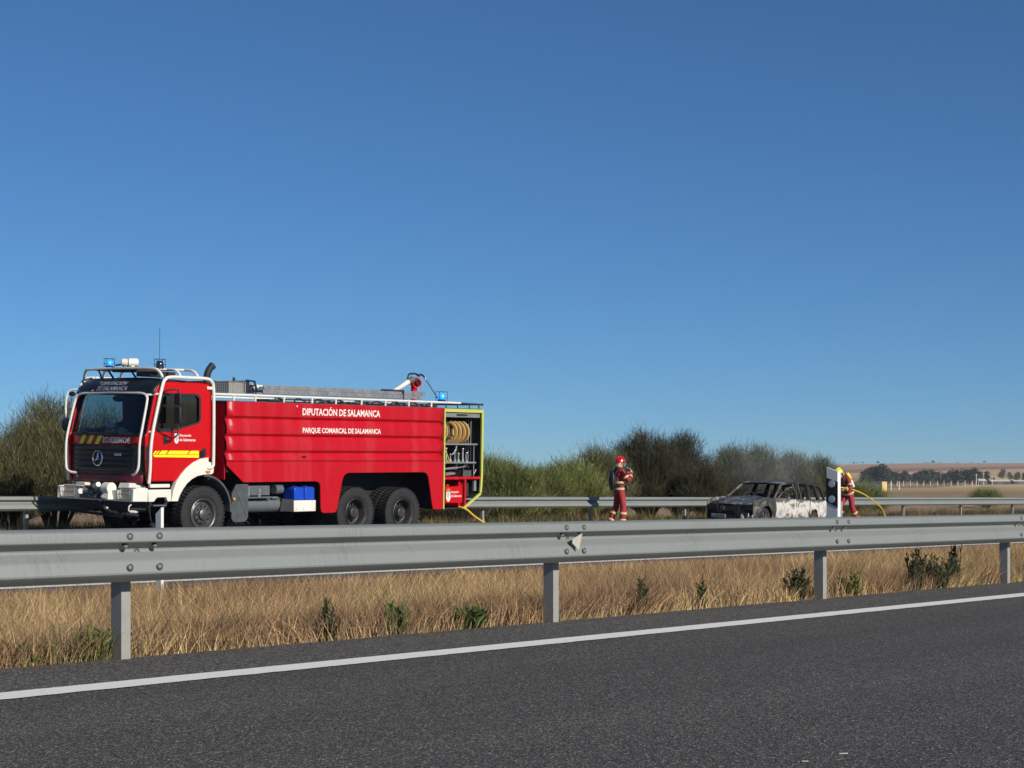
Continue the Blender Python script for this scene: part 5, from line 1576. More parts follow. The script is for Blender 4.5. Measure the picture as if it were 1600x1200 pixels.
# standing firefighter, hands raised to the chin, pack on the back, facing the burnt car
pp = atY(968, 779, 29.75)
head1 = math.atan2(-0.52, 0.85)
f1 = ground_pose((pp.x, 29.75, zfar(29.75)), head1, 1.06, 'person in red fire suit and red helmet standing with hands raised to the chin')
P1 = dict(pelvis=(0, 0, 0.98), belly=(0.0, 0, 1.12), chest=(-0.005, 0, 1.32), upper=(-0.015, 0, 1.46), neck=(0.0, 0, 1.56), head=(0.025, 0, 1.64), headtop=(0.03, 0, 1.745), facing=(1, 0.1, -0.05),
          hipL=(0.0, 0.10, 0.93), kneeL=(-0.04, 0.13, 0.52), shinL=(-0.13, 0.14, 0.34), ankleL=(-0.20, 0.14, 0.13), footL=(-0.19, 0.14, 0.06), toeL=(-0.03, 0.16, 0.05),
          hipR=(0.0, -0.10, 0.93), kneeR=(0.06, -0.12, 0.52), shinR=(0.05, -0.12, 0.34), ankleR=(0.03, -0.12, 0.12), footR=(0.04, -0.12, 0.06), toeR=(0.20, -0.13, 0.05),
          shoulderL=(0.0, 0.21, 1.44), elbowL=(0.17, 0.24, 1.22), wristL=(0.30, 0.10, 1.44), handL=(-0.1, -0.35, 0.9), palmnL=(-1, -0.3, 0),
          shoulderR=(0.0, -0.21, 1.44), elbowR=(0.14, -0.27, 1.20), wristR=(0.29, -0.12, 1.42), handR=(-0.15, 0.3, 0.9), palmnR=(-1, 0.3, 0))
figure(f1, P1, 0, 'helmetred', 'visorclear' if False else 'lensglass')
m = MB(); m.ell((-0.22, 0.0, 1.22), (0.075, 0.14, 0.27)); m.box((-0.17, -0.10, 1.0), (-0.14, 0.10, 1.42)); m.build('back_pack', M['black'], f1, bevel=0.01)
m = MB()
for s in (1, -1): m.tube(smooth_path([(-0.16, 0.10 * s, 1.40), (-0.02, 0.13 * s, 1.56), (0.14, 0.12 * s, 1.40), (0.14, 0.11 * s, 1.18), (-0.04, 0.18 * s, 1.08), (-0.15, 0.1 * s, 1.08)]), 0.020, 6)
m.build('shoulder_strap', M['black'], f1)
m = MB(); m.box((0.10, -0.23, 0.98), (0.18, -0.13, 1.10)); m.build('hip_pouch', M['black'], f1, bevel=0.015)
# radio held at the chin
rw = Matrix.Translation(f1.location) @ Matrix.Rotation(head1, 4, 'Z') @ Matrix.Scale(1.06, 4) @ Vector((0.245, -0.06, 1.50))
rad_ = empty('hand_radio', rw, (0, 0.3, head1), 'small black radio held up by the person in the red helmet', 'radio')
m = MB(); m.box((-0.02, -0.03, -0.05), (0.02, 0.03, 0.09)); m.build('radio_body', M['black'], rad_, bevel=0.006)
m = MB(); m.cyl((0, -0.015, 0.09), (0, -0.015, 0.19), 0.006, n=6); m.build('radio_aerial', M['black'], rad_)

# firefighter with breathing cylinder, leaning over the hose towards the car
p2 = atY(1326, 779, 28.75)
head2 = math.atan2(0.30, -1.0)
f2 = ground_pose((p2.x, 28.75, zfar(28.75)), head2, 1.05, 'person in yellow helmet with air cylinder on back, aiming a hose at burnt car')
P2 = dict(pelvis=(0.0, 0, 0.94), belly=(0.06, 0, 1.07), chest=(0.17, 0, 1.25), upper=(0.25, 0, 1.37), neck=(0.33, 0, 1.46), head=(0.40, 0, 1.52), headtop=(0.43, 0, 1.62), facing=(1, 0, -0.25),
          hipL=(0.0, 0.10, 0.90), kneeL=(-0.02, 0.13, 0.50), shinL=(-0.12, 0.13, 0.33), ankleL=(-0.24, 0.13, 0.14), footL=(-0.24, 0.13, 0.06), toeL=(-0.09, 0.14, 0.05),
          hipR=(0.0, -0.10, 0.90), kneeR=(0.26, -0.11, 0.55), shinR=(0.28, -0.11, 0.36), ankleR=(0.27, -0.11, 0.12), footR=(0.27, -0.11, 0.06), toeR=(0.43, -0.12, 0.05),
          shoulderL=(0.22, 0.21, 1.36), elbowL=(0.20, 0.29, 1.10), wristL=(0.42, 0.20, 1.06), handL=(1.0, -0.35, 0.0), palmnL=(0, -0.5, -1),
          shoulderR=(0.22, -0.21, 1.36), elbowR=(0.10, -0.29, 1.12), wristR=(0.20, -0.12, 1.02), handR=(1, 0.5, 0.0), palmnR=(0, 0.6, -1))
figure(f2, P2, 0, 'helmetyel', 'lensglass')
c0, c1 = Vector((-0.17, 0.0, 1.10)), Vector((0.10, 0.0, 1.60))
ax_ = (c1 - c0).normalized()
m = MB(); m.lathe([(0.0, 0.0), (0.01, 0.04), (0.05, 0.09), (0.30, 0.09)], c0, ax_, n=18); cy = m.build('air_cylinder', M['cylW'], f2)
m = MB(); m.lathe([(0.30, 0.095), (0.47, 0.095), (0.53, 0.07), (0.56, 0.0)], c0, ax_, n=18); m.build('cylinder_cap', M['cylY'], cy)
m = MB(); m.lathe([(0.29, 0.094), (0.29, 0.098), (0.315, 0.098), (0.315, 0.094)], c0, ax_, n=18, closed=True); m.build('cylinder_strap', M['black'], cy)
m = MB(); m.hexa([c0 + Vector((0.05, -0.11, 0.0)), c0 + Vector((0.09, -0.11, -0.02)), c0 + Vector((0.09, 0.11, -0.02)), c0 + Vector((0.05, 0.11, 0.0)), c0 + Vector((0.26, -0.11, 0.36)), c0 + Vector((0.30, -0.11, 0.34)), c0 + Vector((0.30, 0.11, 0.34)), c0 + Vector((0.26, 0.11, 0.36))]); m.build('back_plate', M['black'], f2)
m = MB()
for s in (1, -1): m.tube(smooth_path([(0.13, 0.10 * s, 1.42), (0.26, 0.13 * s, 1.52), (0.36, 0.12 * s, 1.36), (0.26, 0.13 * s, 1.16), (0.02, 0.17 * s, 1.04)]), 0.02, 6)
m.build('shoulder_strap', M['black'], f2)
nb = atY(1302, 761, 28.62); na = atY(1309, 761.3, 28.62)
nz_o = empty('hose_nozzle', na, (0, 0, 0), 'dark nozzle at the end of the yellow hose', 'nozzle')
m = MB(); d_ = (nb - na) * 1.5; m.cyl((0, 0, 0), d_, 0.028, 0.035, n=12); m.build('nozzle_barrel', M['black'], nz_o)
m = MB(); m.cyl((0, 0, 0), d_ * 0.2, 0.04, 0.04, n=12); m.build('nozzle_grip', M['steel'], nz_o)

# ------------------------------------------------------------------ vegetation
def blade_mesh(name, base, dirn, length, width, col, mat_, bend=None, segs=1, tipcol=None):
    """thin tapered blades; col is one colour per blade"""
    n = len(base)
    dirn = dirn / np.linalg.norm(dirn, axis=1, keepdims=True)
    rnd = rng.normal(size=(n, 3))
    sidev = np.cross(dirn, rnd)
    sidev /= np.maximum(np.linalg.norm(sidev, axis=1, keepdims=True), 1e-6)
    w2 = (width / 2)[:, None] * sidev
    L = length[:, None]
    if bend is None: bend = np.zeros((n, 3))
    if segs == 1:
        V = np.stack([base - w2, base + w2, base + dirn * L + bend * L], 1)
        F = np.arange(n * 3).reshape(-1, 3)
        nv, lt = 3, 3
        loops = F.ravel(); ls = np.arange(n) * 3; ltot = np.full(n, 3)
    else:
        mid = base + dirn * L * 0.55 + bend * L * 0.25
        V = np.stack([base - w2, base + w2, mid - w2 * 0.8, mid + w2 * 0.8, base + dirn * L + bend * L], 1)
        o = (np.arange(n) * 5)[:, None]
        loops = np.concatenate([o + 0, o + 1, o + 3, o + 2, o + 2, o + 3, o + 4], 1).ravel()
        ls = np.stack([np.arange(n) * 7, np.arange(n) * 7 + 4], 1).ravel()
        ltot = np.tile([4, 3], n)
        nv = 5
    me = bpy.data.meshes.new(name)
    me.vertices.add(n * nv); me.vertices.foreach_set('co', V.astype(np.float32).ravel())
    me.loops.add(len(loops)); me.loops.foreach_set('vertex_index', loops.astype(np.int32))
    me.polygons.add(len(ls)); me.polygons.foreach_set('loop_start', ls.astype(np.int32))
    try: me.polygons.foreach_set('loop_total', ltot.astype(np.int32))
    except Exception: pass
    at = me.color_attributes.new('Col', 'FLOAT_COLOR', 'POINT')
    cc_ = np.repeat(col, nv, 0)
    if tipcol is not None and nv == 5:
        cc_ = cc_.reshape(n, 5, 3).copy(); cc_[:, 2:4] = tipcol[:, None] * 0.7 + cc_[:, 2:4] * 0.3; cc_[:, 4] = tipcol; cc_ = cc_.reshape(-1, 3)
    c = np.concatenate([cc_, np.ones((n * nv, 1))], 1)
    at.data.foreach_set('color', c.astype(np.float32).ravel())
    me.materials.append(mat_)
    me.update(calc_edges=True)
    return me


M['grassblade'] = attr_mat('dry_grass_blades', 0.85, 0.25)
M['twig'] = attr_mat('broom_twigs', 0.75, 0.12)
M['leaf'] = attr_mat('leaves', 0.6, 0.2)
M['bark'] = mat('grey_brown_bark', (0.085, 0.065, 0.048), 0.9, var=0.3, scale=12, bump=0.4)


def vnoise(x, y, s, seed):
    """cheap smooth value noise with numpy"""
    r = np.random.default_rng(seed).random((64, 64))
    X, Y = x * s, y * s
    i, j = np.floor(X).astype(int), np.floor(Y).astype(int)
    fx, fy = X - i, Y - j
    fx, fy = fx * fx * (3 - 2 * fx), fy * fy * (3 - 2 * fy)
    g = lambda a, b_: r[a % 64, b_ % 64]
    return (g(i, j) * (1 - fx) + g(i + 1, j) * fx) * (1 - fy) + (g(i, j + 1) * (1 - fx) + g(i + 1, j + 1) * fx) * fy


# --- dry grass of the median
N0 = 370000
Yg = 8.34 + (18.35 - 8.34) * rng.random(N0) ** 1.35
Xg = (0.48 + (2.85 - 0.48) * rng.random(N0)) * Yg + rng.normal(size=N0) * 0.3
n1 = vnoise(Xg, Yg, 0.9, 1); n2 = vnoise(Xg, Yg, 2.7, 2); n3 = vnoise(Xg, Yg, 0.45, 3); n5 = vnoise(Xg, Yg, 7.0, 9); n6 = vnoise(Xg, Yg, 1.7, 12)
keep = rng.random(N0) < 0.12 + 0.9 * n2
keep &= Yg < 18.1 + 0.35 * n2                           # ragged far edge
keep &= np.hypot(Xg - pm.x, Yg - 18.2) > 0.35
Xg, Yg, n1, n2, n3, n5, n6 = (a_[keep] for a_ in (Xg, Yg, n1, n2, n3, n5, n6))
n = len(Xg)
Zg = np.interp(Yg, [p[0] for p in MPROF], [p[1] for p in MPROF])
edge = np.exp(-(Yg - 8.34) / 0.10)
hgt = (0.20 + 0.40 * n1 * (0.45 + 0.9 * n6)) * (0.55 + 0.75 * rng.random(n)) * np.interp(Yg, [8.3, 9.3, 11], [0.85, 1.0, 1.35])
hgt = hgt * (1 - 0.30 * edge)
cap = np.interp(Yg, [8.3, 8.5, 8.7, 9.3, 9.8, 10.5, 12, 14.5, 16.5, 17.5, 18.4], [0.22, 0.27, 0.30, 0.33, 0.46, 0.58, 0.62, 0.56, 0.42, 0.24, 0.10]) * (0.8 + 0.4 * rng.random(n))
hgt = np.minimum(hgt, cap)
tall = rng.random(n) < 0.02
hgt[tall] *= 1.45
straw = np.array([0.68, 0.49, 0.225]); brown = np.array([0.30, 0.170, 0.088]); rosy = np.array([0.46, 0.285, 0.16]); pale = np.array([0.78, 0.60, 0.32]); grey = np.array([0.17, 0.14, 0.10]); green = np.array([0.15, 0.17, 0.06])
t1 = np.clip((n3 * 0.45 + n6 * 0.55 - 0.38) * 4.5, 0, 1)[:, None]
colt = straw * (1 - t1) + brown * t1                    # seed heads
rs = (rng.random(n) < 0.25)[:, None]; colt = np.where(rs, rosy, colt)
colb = pale * 0.55 + colt * 0.45                        # stems
gm = (rng.random(n) < 0.12)[:, None]; colt = np.where(gm, grey, colt); colb = np.where(gm, grey * 1.2, colb)
gg = ((vnoise(Xg, Yg, 1.4, 17) > 0.78) & (rng.random(n) < 0.30))[:, None]; colt = np.where(gg, green, colt); colb = np.where(gg, green, colb)
rv = 0.34 + 1.18 * rng.random((n, 1))
colt, colb = colt * rv, colb * rv
wind = np.stack([0.55 * (vnoise(Xg, Yg, 1.1, 5) - 0.40), 0.45 * (vnoise(Xg, Yg, 1.1, 6) - 0.5), np.zeros(n)], 1)
dr = np.stack([rng.normal(size=n) * 0.26, rng.normal(size=n) * 0.26, np.ones(n)], 1) + wind
bend = np.stack([rng.normal(size=n) * 0.26, rng.normal(size=n) * 0.26, -0.12 * rng.random(n)], 1) + wind * 0.7
wd = np.where(rng.random(n) < 0.10, 0.009, 0.0048) * (0.7 + 0.6 * rng.random(n))
me = blade_mesh('dry_grass', np.stack([Xg, Yg, Zg - 0.01], 1), dr, hgt, wd, colb, M['grassblade'], bend, 2, colt)
tag(link('dry_grass', me), 'tall dry straw-coloured grass filling the median', 'grass', kind='stuff')

# --- rough grass and herbs behind the far rail
N1 = 60000
Yv = 30.9 + 4.5 * rng.random(N1); Xv = 16 + 62 * rng.random(N1)
k1 = vnoise(Xv, Yv, 0.35, 21); k2 = vnoise(Xv, Yv, 1.3, 22)
Zv = np.full(N1, 0.11)
hv = (0.15 + 0.5 * k2) * (0.6 + 0.7 * rng.random(N1)) * np.where(Xv > 52, 0.85, 0.75)
hv = np.minimum(hv, 0.62)
drk = np.array([0.16, 0.11, 0.065]); grn = np.array([0.12, 0.13, 0.045]); stw = np.array([0.34, 0.25, 0.12])
tt = np.clip((k1 - 0.35) * 4, 0, 1)[:, None]
cv_ = np.where((rng.random(N1) < 0.3)[:, None], stw, drk * (1 - tt) + grn * tt) * (0.6 + 0.8 * rng.random((N1, 1)))
dv_ = np.stack([rng.normal(size=N1) * 0.35, rng.normal(size=N1) * 0.35, np.ones(N1)], 1)
me = blade_mesh('verge_grass', np.stack([Xv, Yv, Zv], 1), dv_, hv, np.full(N1, 0.013), cv_, M['grassblade'], None, 1)
tag(link('verge_grass', me), 'mixed green and dry grass behind the far guard rail', 'grass', kind='stuff')


# --- broom shrubs
def broom(loc, h, rx, ry, tone, n, label, lean=0.0, spiky=1.0):
    root = empty('broom_shrub', loc, label=label, cat='shrub', group='broom shrubs behind the far guard rail')
    n = int(n * 3.2)
    ns = 150
    ang = rng.random(ns) * 2 * math.pi
    rr = np.sqrt(rng.random(ns))
    el_ = np.arccos(1 - 1.12 * rng.random(ns))                # spread over a dome, a little past the horizontal
    rd = 0.80 + 0.22 * rng.random(ns)
    tips = np.stack([rx * rd * np.sin(el_) * np.cos(ang) + lean * h, ry * rd * np.sin(el_) * np.sin(ang), h * (0.36 + 0.56 * rd * np.cos(el_))], 1)
    m = MB()
    for k in range(0, ns, 5):
        t = tips[k]
        m.tube([(0.12 * math.cos(ang[k]), 0.12 * math.sin(ang[k]), -0.1), (t[0] * 0.35, t[1] * 0.35, t[2] * 0.35), (t[0] * 0.75, t[1] * 0.75, t[2] * 0.72)], [0.035, 0.025, 0.010], 5)
    m.build('trunk', M['bark'], root)
    # twigs along each stem, upright and flaring outward
    si = rng.integers(0, ns, n)
    q = 0.35 + 0.67 * rng.random(n) ** 0.6
    tp_ = tips[si]
    base = np.stack([tp_[:, 0] * q, tp_[:, 1] * q, tp_[:, 2] * (q ** 0.9)], 1)
    cl = rng.normal(size=(ns, 3))
    base += rng.normal(size=(n, 3)) * np.array([0.11, 0.11, 0.09]) * (0.4 + q[:, None])
    out = base * np.array([1, 1, 0]); out /= np.maximum(np.linalg.norm(out, axis=1, keepdims=True), 1e-3)
    fl = (np.hypot(tp_[:, 0], tp_[:, 1]) / max(rx, ry))[:, None]
    d = np.array([0, 0, 0.9]) + out * (0.15 + 0.5 * fl) + rng.normal(size=(n, 3)) * 0.34
    ln = 0.11 + 0.17 * rng.random(n) + np.where(rng.random(n) < 0.10, 0.16, 0.0)
    base[:, 2] = np.maximum(base[:, 2], 0.05)
    t_ = np.clip(base[:, 2] / h, 0, 1)[:, None]
    olive = np.array(tone)
    dry = np.array([0.12, 0.088, 0.055]) * (1.0 if tone[1] > 0.1 else 0.75)
    shade = (0.55 + 0.9 * rng.random((ns, 1)))[si]
    mixd = (rng.random((n, 1)) < (0.38 - 0.32 * t_))
    c = np.where(mixd, dry, olive) * shade * (0.65 + 0.7 * rng.random((n, 1)))
    yel = rng.random((n, 1)) < 0.05
    c = np.where(yel, c * np.array([1.7, 1.5, 1.1]), c)
    me = blade_mesh('crown', base, d, ln, np.full(n, 0.0115), c, M['twig'])
    link('crown', me, root)
    return root


def shrub_px(x, ytop, Y, rx, tone, n, label, ry=None, lean=0.0):
    p = atY(x, ytop, Y)
    z0 = zground(p.x, Y)
    return broom((p.x, Y, z0), p.z - z0 + 0.05, rx, ry or rx * 0.8, tone, n, label, lean)


OL, DK, GR, PALE = (0.125, 0.126, 0.056), (0.050, 0.052, 0.030), (0.150, 0.180, 0.052), (0.105, 0.116, 0.064)
shrub_px(88, 616, 34.2, 1.35, OL, 15000, 'tall dark olive broom shrub beside the cab of the fire engine')
shrub_px(18, 660, 34.6, 1.5, OL, 12000, 'lower olive broom shrub leaning on the tall one beside the cab', lean=-0.1)
shrub_px(178, 628, 35.5, 1.3, OL, 7000, 'olive broom shrub seen through the fire engine windscreen')
shrub_px(-60, 690, 35, 1.5, OL, 5000, 'small broom shrub farthest from the fire engine cab')
shrub_px(765, 704, 34.5, 1.0, GR, 8000, 'bright green broom shrub next to the open rear locker')
shrub_px(800, 722, 33.8, 1.2, GR, 9000, 'low bushy green shrub beside the open rear locker shrub')
shrub_px(850, 730, 34.5, 1.2, GR, 8500, 'lowest green shrub between the fire engine and the standing person')
shrub_px(895, 714, 34.8, 1.3, GR, 9500, 'green broom shrub with long thin shoots left of the standing person'.replace('left of', 'near'))
shrub_px(938, 694, 35.2, 1.25, OL, 10000, 'olive broom shrub directly behind the standing person')
shrub_px(1010, 664, 36.0, 1.7, DK, 17000, 'biggest dark broom shrub towering behind the standing person')
shrub_px(1062, 668, 36.4, 1.4, DK, 13000, 'second tall dark broom shrub adjoining the biggest one')
shrub_px(1098, 722, 34.0, 0.9, DK, 5000, 'short dark shrub behind the bonnet of the burnt car')
shrub_px(1140, 690, 36.2, 1.15, PALE, 9000, 'grey olive broom shrub above the bonnet of the burnt car')
shrub_px(1186, 688, 36.8, 1.2, PALE, 9500, 'grey olive broom shrub above the windscreen of the burnt car')
shrub_px(1236, 702, 37.0, 1.3, PALE, 9500, 'pale broom shrub behind the burnt car doors, veiled by smoke')
shrub_px(1280, 708, 37.5, 1.2, PALE, 9000, 'pale broom shrub behind the marker post')
shrub_px(1165, 735, 34.5, 1.4, DK, 5000, 'dark undergrowth shrub right behind the burnt car roof'.replace('right behind', 'just behind'))
shrub_px(1330, 748, 38.0, 1.1, GR, 5000, 'low green shrub behind the person with the air cylinder')
shrub_px(1362, 760, 39.0, 0.9, GR, 3500, 'small green shrub under the yellow hose arch')
shrub_px(1540, 765, 46.0, 1.1, GR, 4000, 'lone low shrub in the field above the empty stretch of guard rail')


for x_, yt_, Y_ in ((250, 735, 34.0), (330, 742, 34.5), (410, 738, 34.0), (490, 745, 34.6), (570, 740, 34.2), (640, 744, 34.6), (700, 742, 34.0)):
    o_ = shrub_px(x_, yt_, Y_, 1.5, DK, 4200, 'low dark broom shrub hidden behind the fire engine chassis'); o_['group'] = 'low shrubs behind the fire engine'
# --- weeds on the verge of the near road
def weed(x, y, h, spread, ns, tone, label, leafw=0.013, up=1.0):
    h, ns = h * 0.80, int(ns * 1.2) + 1
    d = ray(x, y)
    # where the ray meets the median ground
    P = None
    for k in range(400):
        Y = 8.0 + k * 0.02
        p = atY(x, y, Y)
        if p.z <= zground(p.x, Y) + 0.001 and Y > 8.25:
            P = p; break
    if P is None: P = atY(x, y, 8.35)
    P = atY(x, y, 8.40)
    root = empty('weed', (P.x, P.y, zground(P.x, P.y)), label=label, cat='weed', group='weeds along the grass edge')
    B_, D_, L_, C_ = [], [], [], []
    m = MB()
    for s in range(ns):
        a = rng.random() * 2 * math.pi; r = spread * math.sqrt(rng.random())
        hh = h * (0.6 + 0.5 * rng.random())
        tip = Vector((r * math.cos(a), r * math.sin(a) * 0.7, hh))
        b0 = Vector((tip.x * 0.45, tip.y * 0.45, -0.02))
        m.tube([b0, b0.lerp(tip, 0.5) + Vector((0, 0, 0.02)), tip], [0.006, 0.005, 0.002], 4)
        for q in range(24):
            t = 0.12 + 0.88 * rng.random()
            p = b0.lerp(tip, t)
            B_.append(p); aa = rng.random() * 2 * math.pi
            D_.append((math.cos(aa), math.sin(aa), 0.7 + 1.6 * up * rng.random())); L_.append((0.05 + 0.07 * rng.random()) * (1.25 - 0.7 * t)); C_.append(np.array(tone) * (0.6 + 0.8 * rng.random()))
    m.build('stem', M['bark'], root)
    k = len(B_)
    me = blade_mesh('leaves', np.array(B_), np.array(D_), np.array(L_), np.full(k, leafw) * (0.6 + 0.8 * rng.random(k)), np.array(C_), M['leaf'], np.stack([np.zeros(k), np.zeros(k), -0.25 * rng.random(k)], 1), 2)
    link('leaves', me, root)


GRN, DGR, YGR = (0.10, 0.15, 0.045), (0.062, 0.075, 0.030), (0.19, 0.19, 0.06)
weed(150, 1030, 0.24, 0.12, 12, YGR, 'small yellow-green weed beside the first rail post')
weed(40, 1040, 0.16, 0.20, 6, YGR, 'small dull green weed patch in the straw where the shoulder begins'.replace(' where the shoulder begins', ' farther along from the first rail post'))
weed(515, 992, 0.38, 0.05, 3, DGR, 'single dark upright weed stem midway along the dry verge')
weed(622, 985, 0.28, 0.10, 6, GRN, 'thin green weed beside the dark upright stem')
weed(735, 980, 0.19, 0.14, 16, GRN, 'leafy green thistle rosette at the asphalt edge', 0.026, 0.5)
weed(1004, 950, 0.38, 0.06, 4, DGR, 'dark dry weed stem between the second and third rail posts')
weed(1096, 941, 0.34, 0.05, 3, DGR, 'thin dark weed stem close to the third rail post'.replace('close to', 'short of'))
weed(1248, 930, 0.36, 0.17, 18, DGR, 'dense dark green weed clump against the third rail post')
weed(1332, 924, 0.30, 0.17, 14, YGR, 'pale green weed clump just past the third rail post')
weed(1430, 917, 0.50, 0.14, 14, DGR, 'tall dark weed with upright spikes beside the densest clump')
weed(1462, 916, 0.42, 0.26, 28, DGR, 'wide densest clump of dark green weeds before the fourth rail post')
weed(1492, 914, 0.56, 0.10, 12, DGR, 'tallest dark weed spike near the fourth rail post')

# ------------------------------------------------------------------ distant things
def crown_mesh(n, h, r, conical, tone, seed):
    g_ = np.random.default_rng(seed)
    k = 26
    cz = h * (0.22 + 0.72 * g_.random(k)); prof = np.interp(cz / h, [0.15, 0.35, 0.7, 1.0], [0.75, 1.0, 0.75, 0.15] if not conical else [1.0, 0.9, 0.5, 0.08])
    a = g_.random(k) * 2 * math.pi
    cc = np.stack([r * prof * 0.75 * np.cos(a) * np.sqrt(g_.random(k)), r * prof * 0.75 * np.sin(a) * np.sqrt(g_.random(k)), cz], 1)
    ci = g_.integers(0, k, n)
    base = cc[ci] + g_.normal(size=(n, 3)) * np.array([r * 0.24, r * 0.24, h * 0.07])
    d = g_.normal(size=(n, 3)) + np.array([0, 0, 0.4])
    c = np.array(tone) * (0.6 + 0.8 * g_.random(k))[ci][:, None] * (0.7 + 0.6 * g_.random((n, 1)))
    return blade_mesh('crown', base, d, h * (0.05 + 0.07 * g_.random(n)), np.full(n, h * 0.06), c, M['leaf'])


tm = MB(); tm.tube([(0, 0, -1), (0.1, 0, 3), (0, 0.1, 7)], [0.28, 0.2, 0.06], 6)
TRUNK = tm.mesh('trunk', M['bark'])
CROWNS = [crown_mesh(900, 10, 3.4, False, (0.055, 0.075, 0.048), 31), crown_mesh(900, 10, 3.0, True, (0.045, 0.062, 0.045), 32), crown_mesh(900, 10, 4.2, False, (0.075, 0.088, 0.060), 33)]


def far_tree(x, ytop, depth, kind, label, group, wide=1.0):
    q = atZ(x, 760, depth)
    z = zground(q.x, q.y)
    top = CAM_H + (HY - ytop) / F_PX * depth
    s = max(0.15, (top - z) / 10.3)
    e = empty('tree', (q.x, q.y, z), (0, 0, random.random() * 6), label, 'tree', group)
    e.scale = (s * wide, s * wide, s)
    link('trunk', TRUNK, e); link('crown', CROWNS[kind], e)


GT = 'dark trees of the far plantation'
for x, yt, k, wd_ in ((1350, 738, 0, 1.0), (1356, 733, 1, 1.1), (1363, 731, 0, 1.0), (1371, 731, 1, 1.2), (1379, 727, 1, 1.0), (1385, 735, 0, 1.0), (1392, 738, 1, 1.1), (1399, 739, 0, 1.0), (1406, 741, 1, 1.0), (1414, 737, 1, 1.0),
                      (1422, 743, 0, 0.9), (1430, 740, 1, 1.0), (1438, 738, 0, 1.0), (1446, 736, 0, 1.1), (1453, 735, 2, 1.0), (1461, 739, 0, 1.0), (1469, 738, 2, 1.0), (1477, 741, 0, 1.0), (1485, 737, 1, 1.0), (1492, 736, 0, 1.1),
                      (1500, 736, 2, 1.0), (1508, 735, 0, 1.1), (1515, 736, 1, 1.0), (1522, 733, 1, 1.0), (1530, 738, 0, 1.0), (1541, 738, 1, 1.0)):
    far_tree(x, yt - 1, 1000 + random.uniform(-60, 60), k, 'dark plantation tree in the row beyond the white fence posts', GT, wd_ * 1.45)
for x, yt, k, d_ in ((1552, 745, 2, 1100), (1566, 733, 2, 1250), (1578, 738, 2, 1200), (1590, 737, 2, 1150), (1600, 739, 0, 1150), (1614, 738, 2, 1180)):
    far_tree(x, yt, d_, k, 'broad greyish tree behind the low farm sheds', 'trees behind the farm sheds', 1.15)
for x, yt in ((1334, 724), (1340, 731), (1348, 724), (1372, 723), (1395, 726), (1445, 725.5), (1450, 725), (1458, 722), (1470, 727), (1538, 722.5), (1496, 728), (1517, 729)):
    far_tree(x, yt - 2.5, 2420, random.choice((0, 2)), 'tiny dark tree dotted along the ridge of fields', 'trees along the ridge', 2.2)

# fence posts of pale concrete
fp = MB(); fp.plate([(-0.07, 0), (0.07, 0), (0.055, 1.9), (-0.055, 1.9)], [], lambda a, c, h: (a, h, c), -0.07, 0.07)
FPM = fp.mesh('fence_post', M['letter'], smooth=0)
for k, x in enumerate((1392, 1402, 1412, 1422.5, 1433, 1443.5, 1454, 1465, 1475, 1486, 1497, 1508, 1519, 1529)):
    q = atZ(x, 760, 620); o = link('fence_post', FPM, None, (q.x, q.y, zground(q.x, q.y) - 0.05), (0, 0, -R(50)))
    tag(o, 'pale concrete fence post in a row before the plantation', 'fence post', 'pale fence posts before the plantation')
for x, lab in ((1392.5, 'pale concrete post beside the yellow-fronted hut'), (1405, 'pale concrete post second from the yellow-fronted hut')):
    q = atZ(x, 760, 400); o = link('fence_post', FPM, None, (q.x, q.y, zground(q.x, q.y) - 0.05), (0, 0, -R(50))); tag(o, lab, 'fence post')
pw = MB(); pw.cyl((0, 0, 0), (0, 0, 7.5), 0.13, 0.09, n=8); pw.tube([(-0.7, 0, 7.0), (0.7, 0, 7.0)], 0.06, 6)
PWM = pw.mesh('utility_pole', M['letter'])
for x, d_, hh, lab in ((1525.5, 700, 0.62, 'taller thin pole at the end of the fence post row'), (1550.5, 900, 0.62, 'thin pole in front of the farm sheds'), (1537, 950, 0.9, 'thin pole behind the cream farm house')):
    q = atZ(x, 760, d_); o = link('utility_pole', PWM, None, (q.x, q.y, zground(q.x, q.y) - 0.1), (0, 0, -R(50))); o.scale = (1, 1, hh); tag(o, lab, 'pole')
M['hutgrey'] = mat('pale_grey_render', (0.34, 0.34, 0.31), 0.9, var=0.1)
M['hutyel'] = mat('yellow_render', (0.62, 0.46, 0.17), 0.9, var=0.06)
M['shed'] = mat('dark_shed_cladding', (0.07, 0.065, 0.055), 0.9, var=0.2)
M['shedroof'] = mat('pale_shed_roof', (0.62, 0.58, 0.48), 0.8, var=0.05)
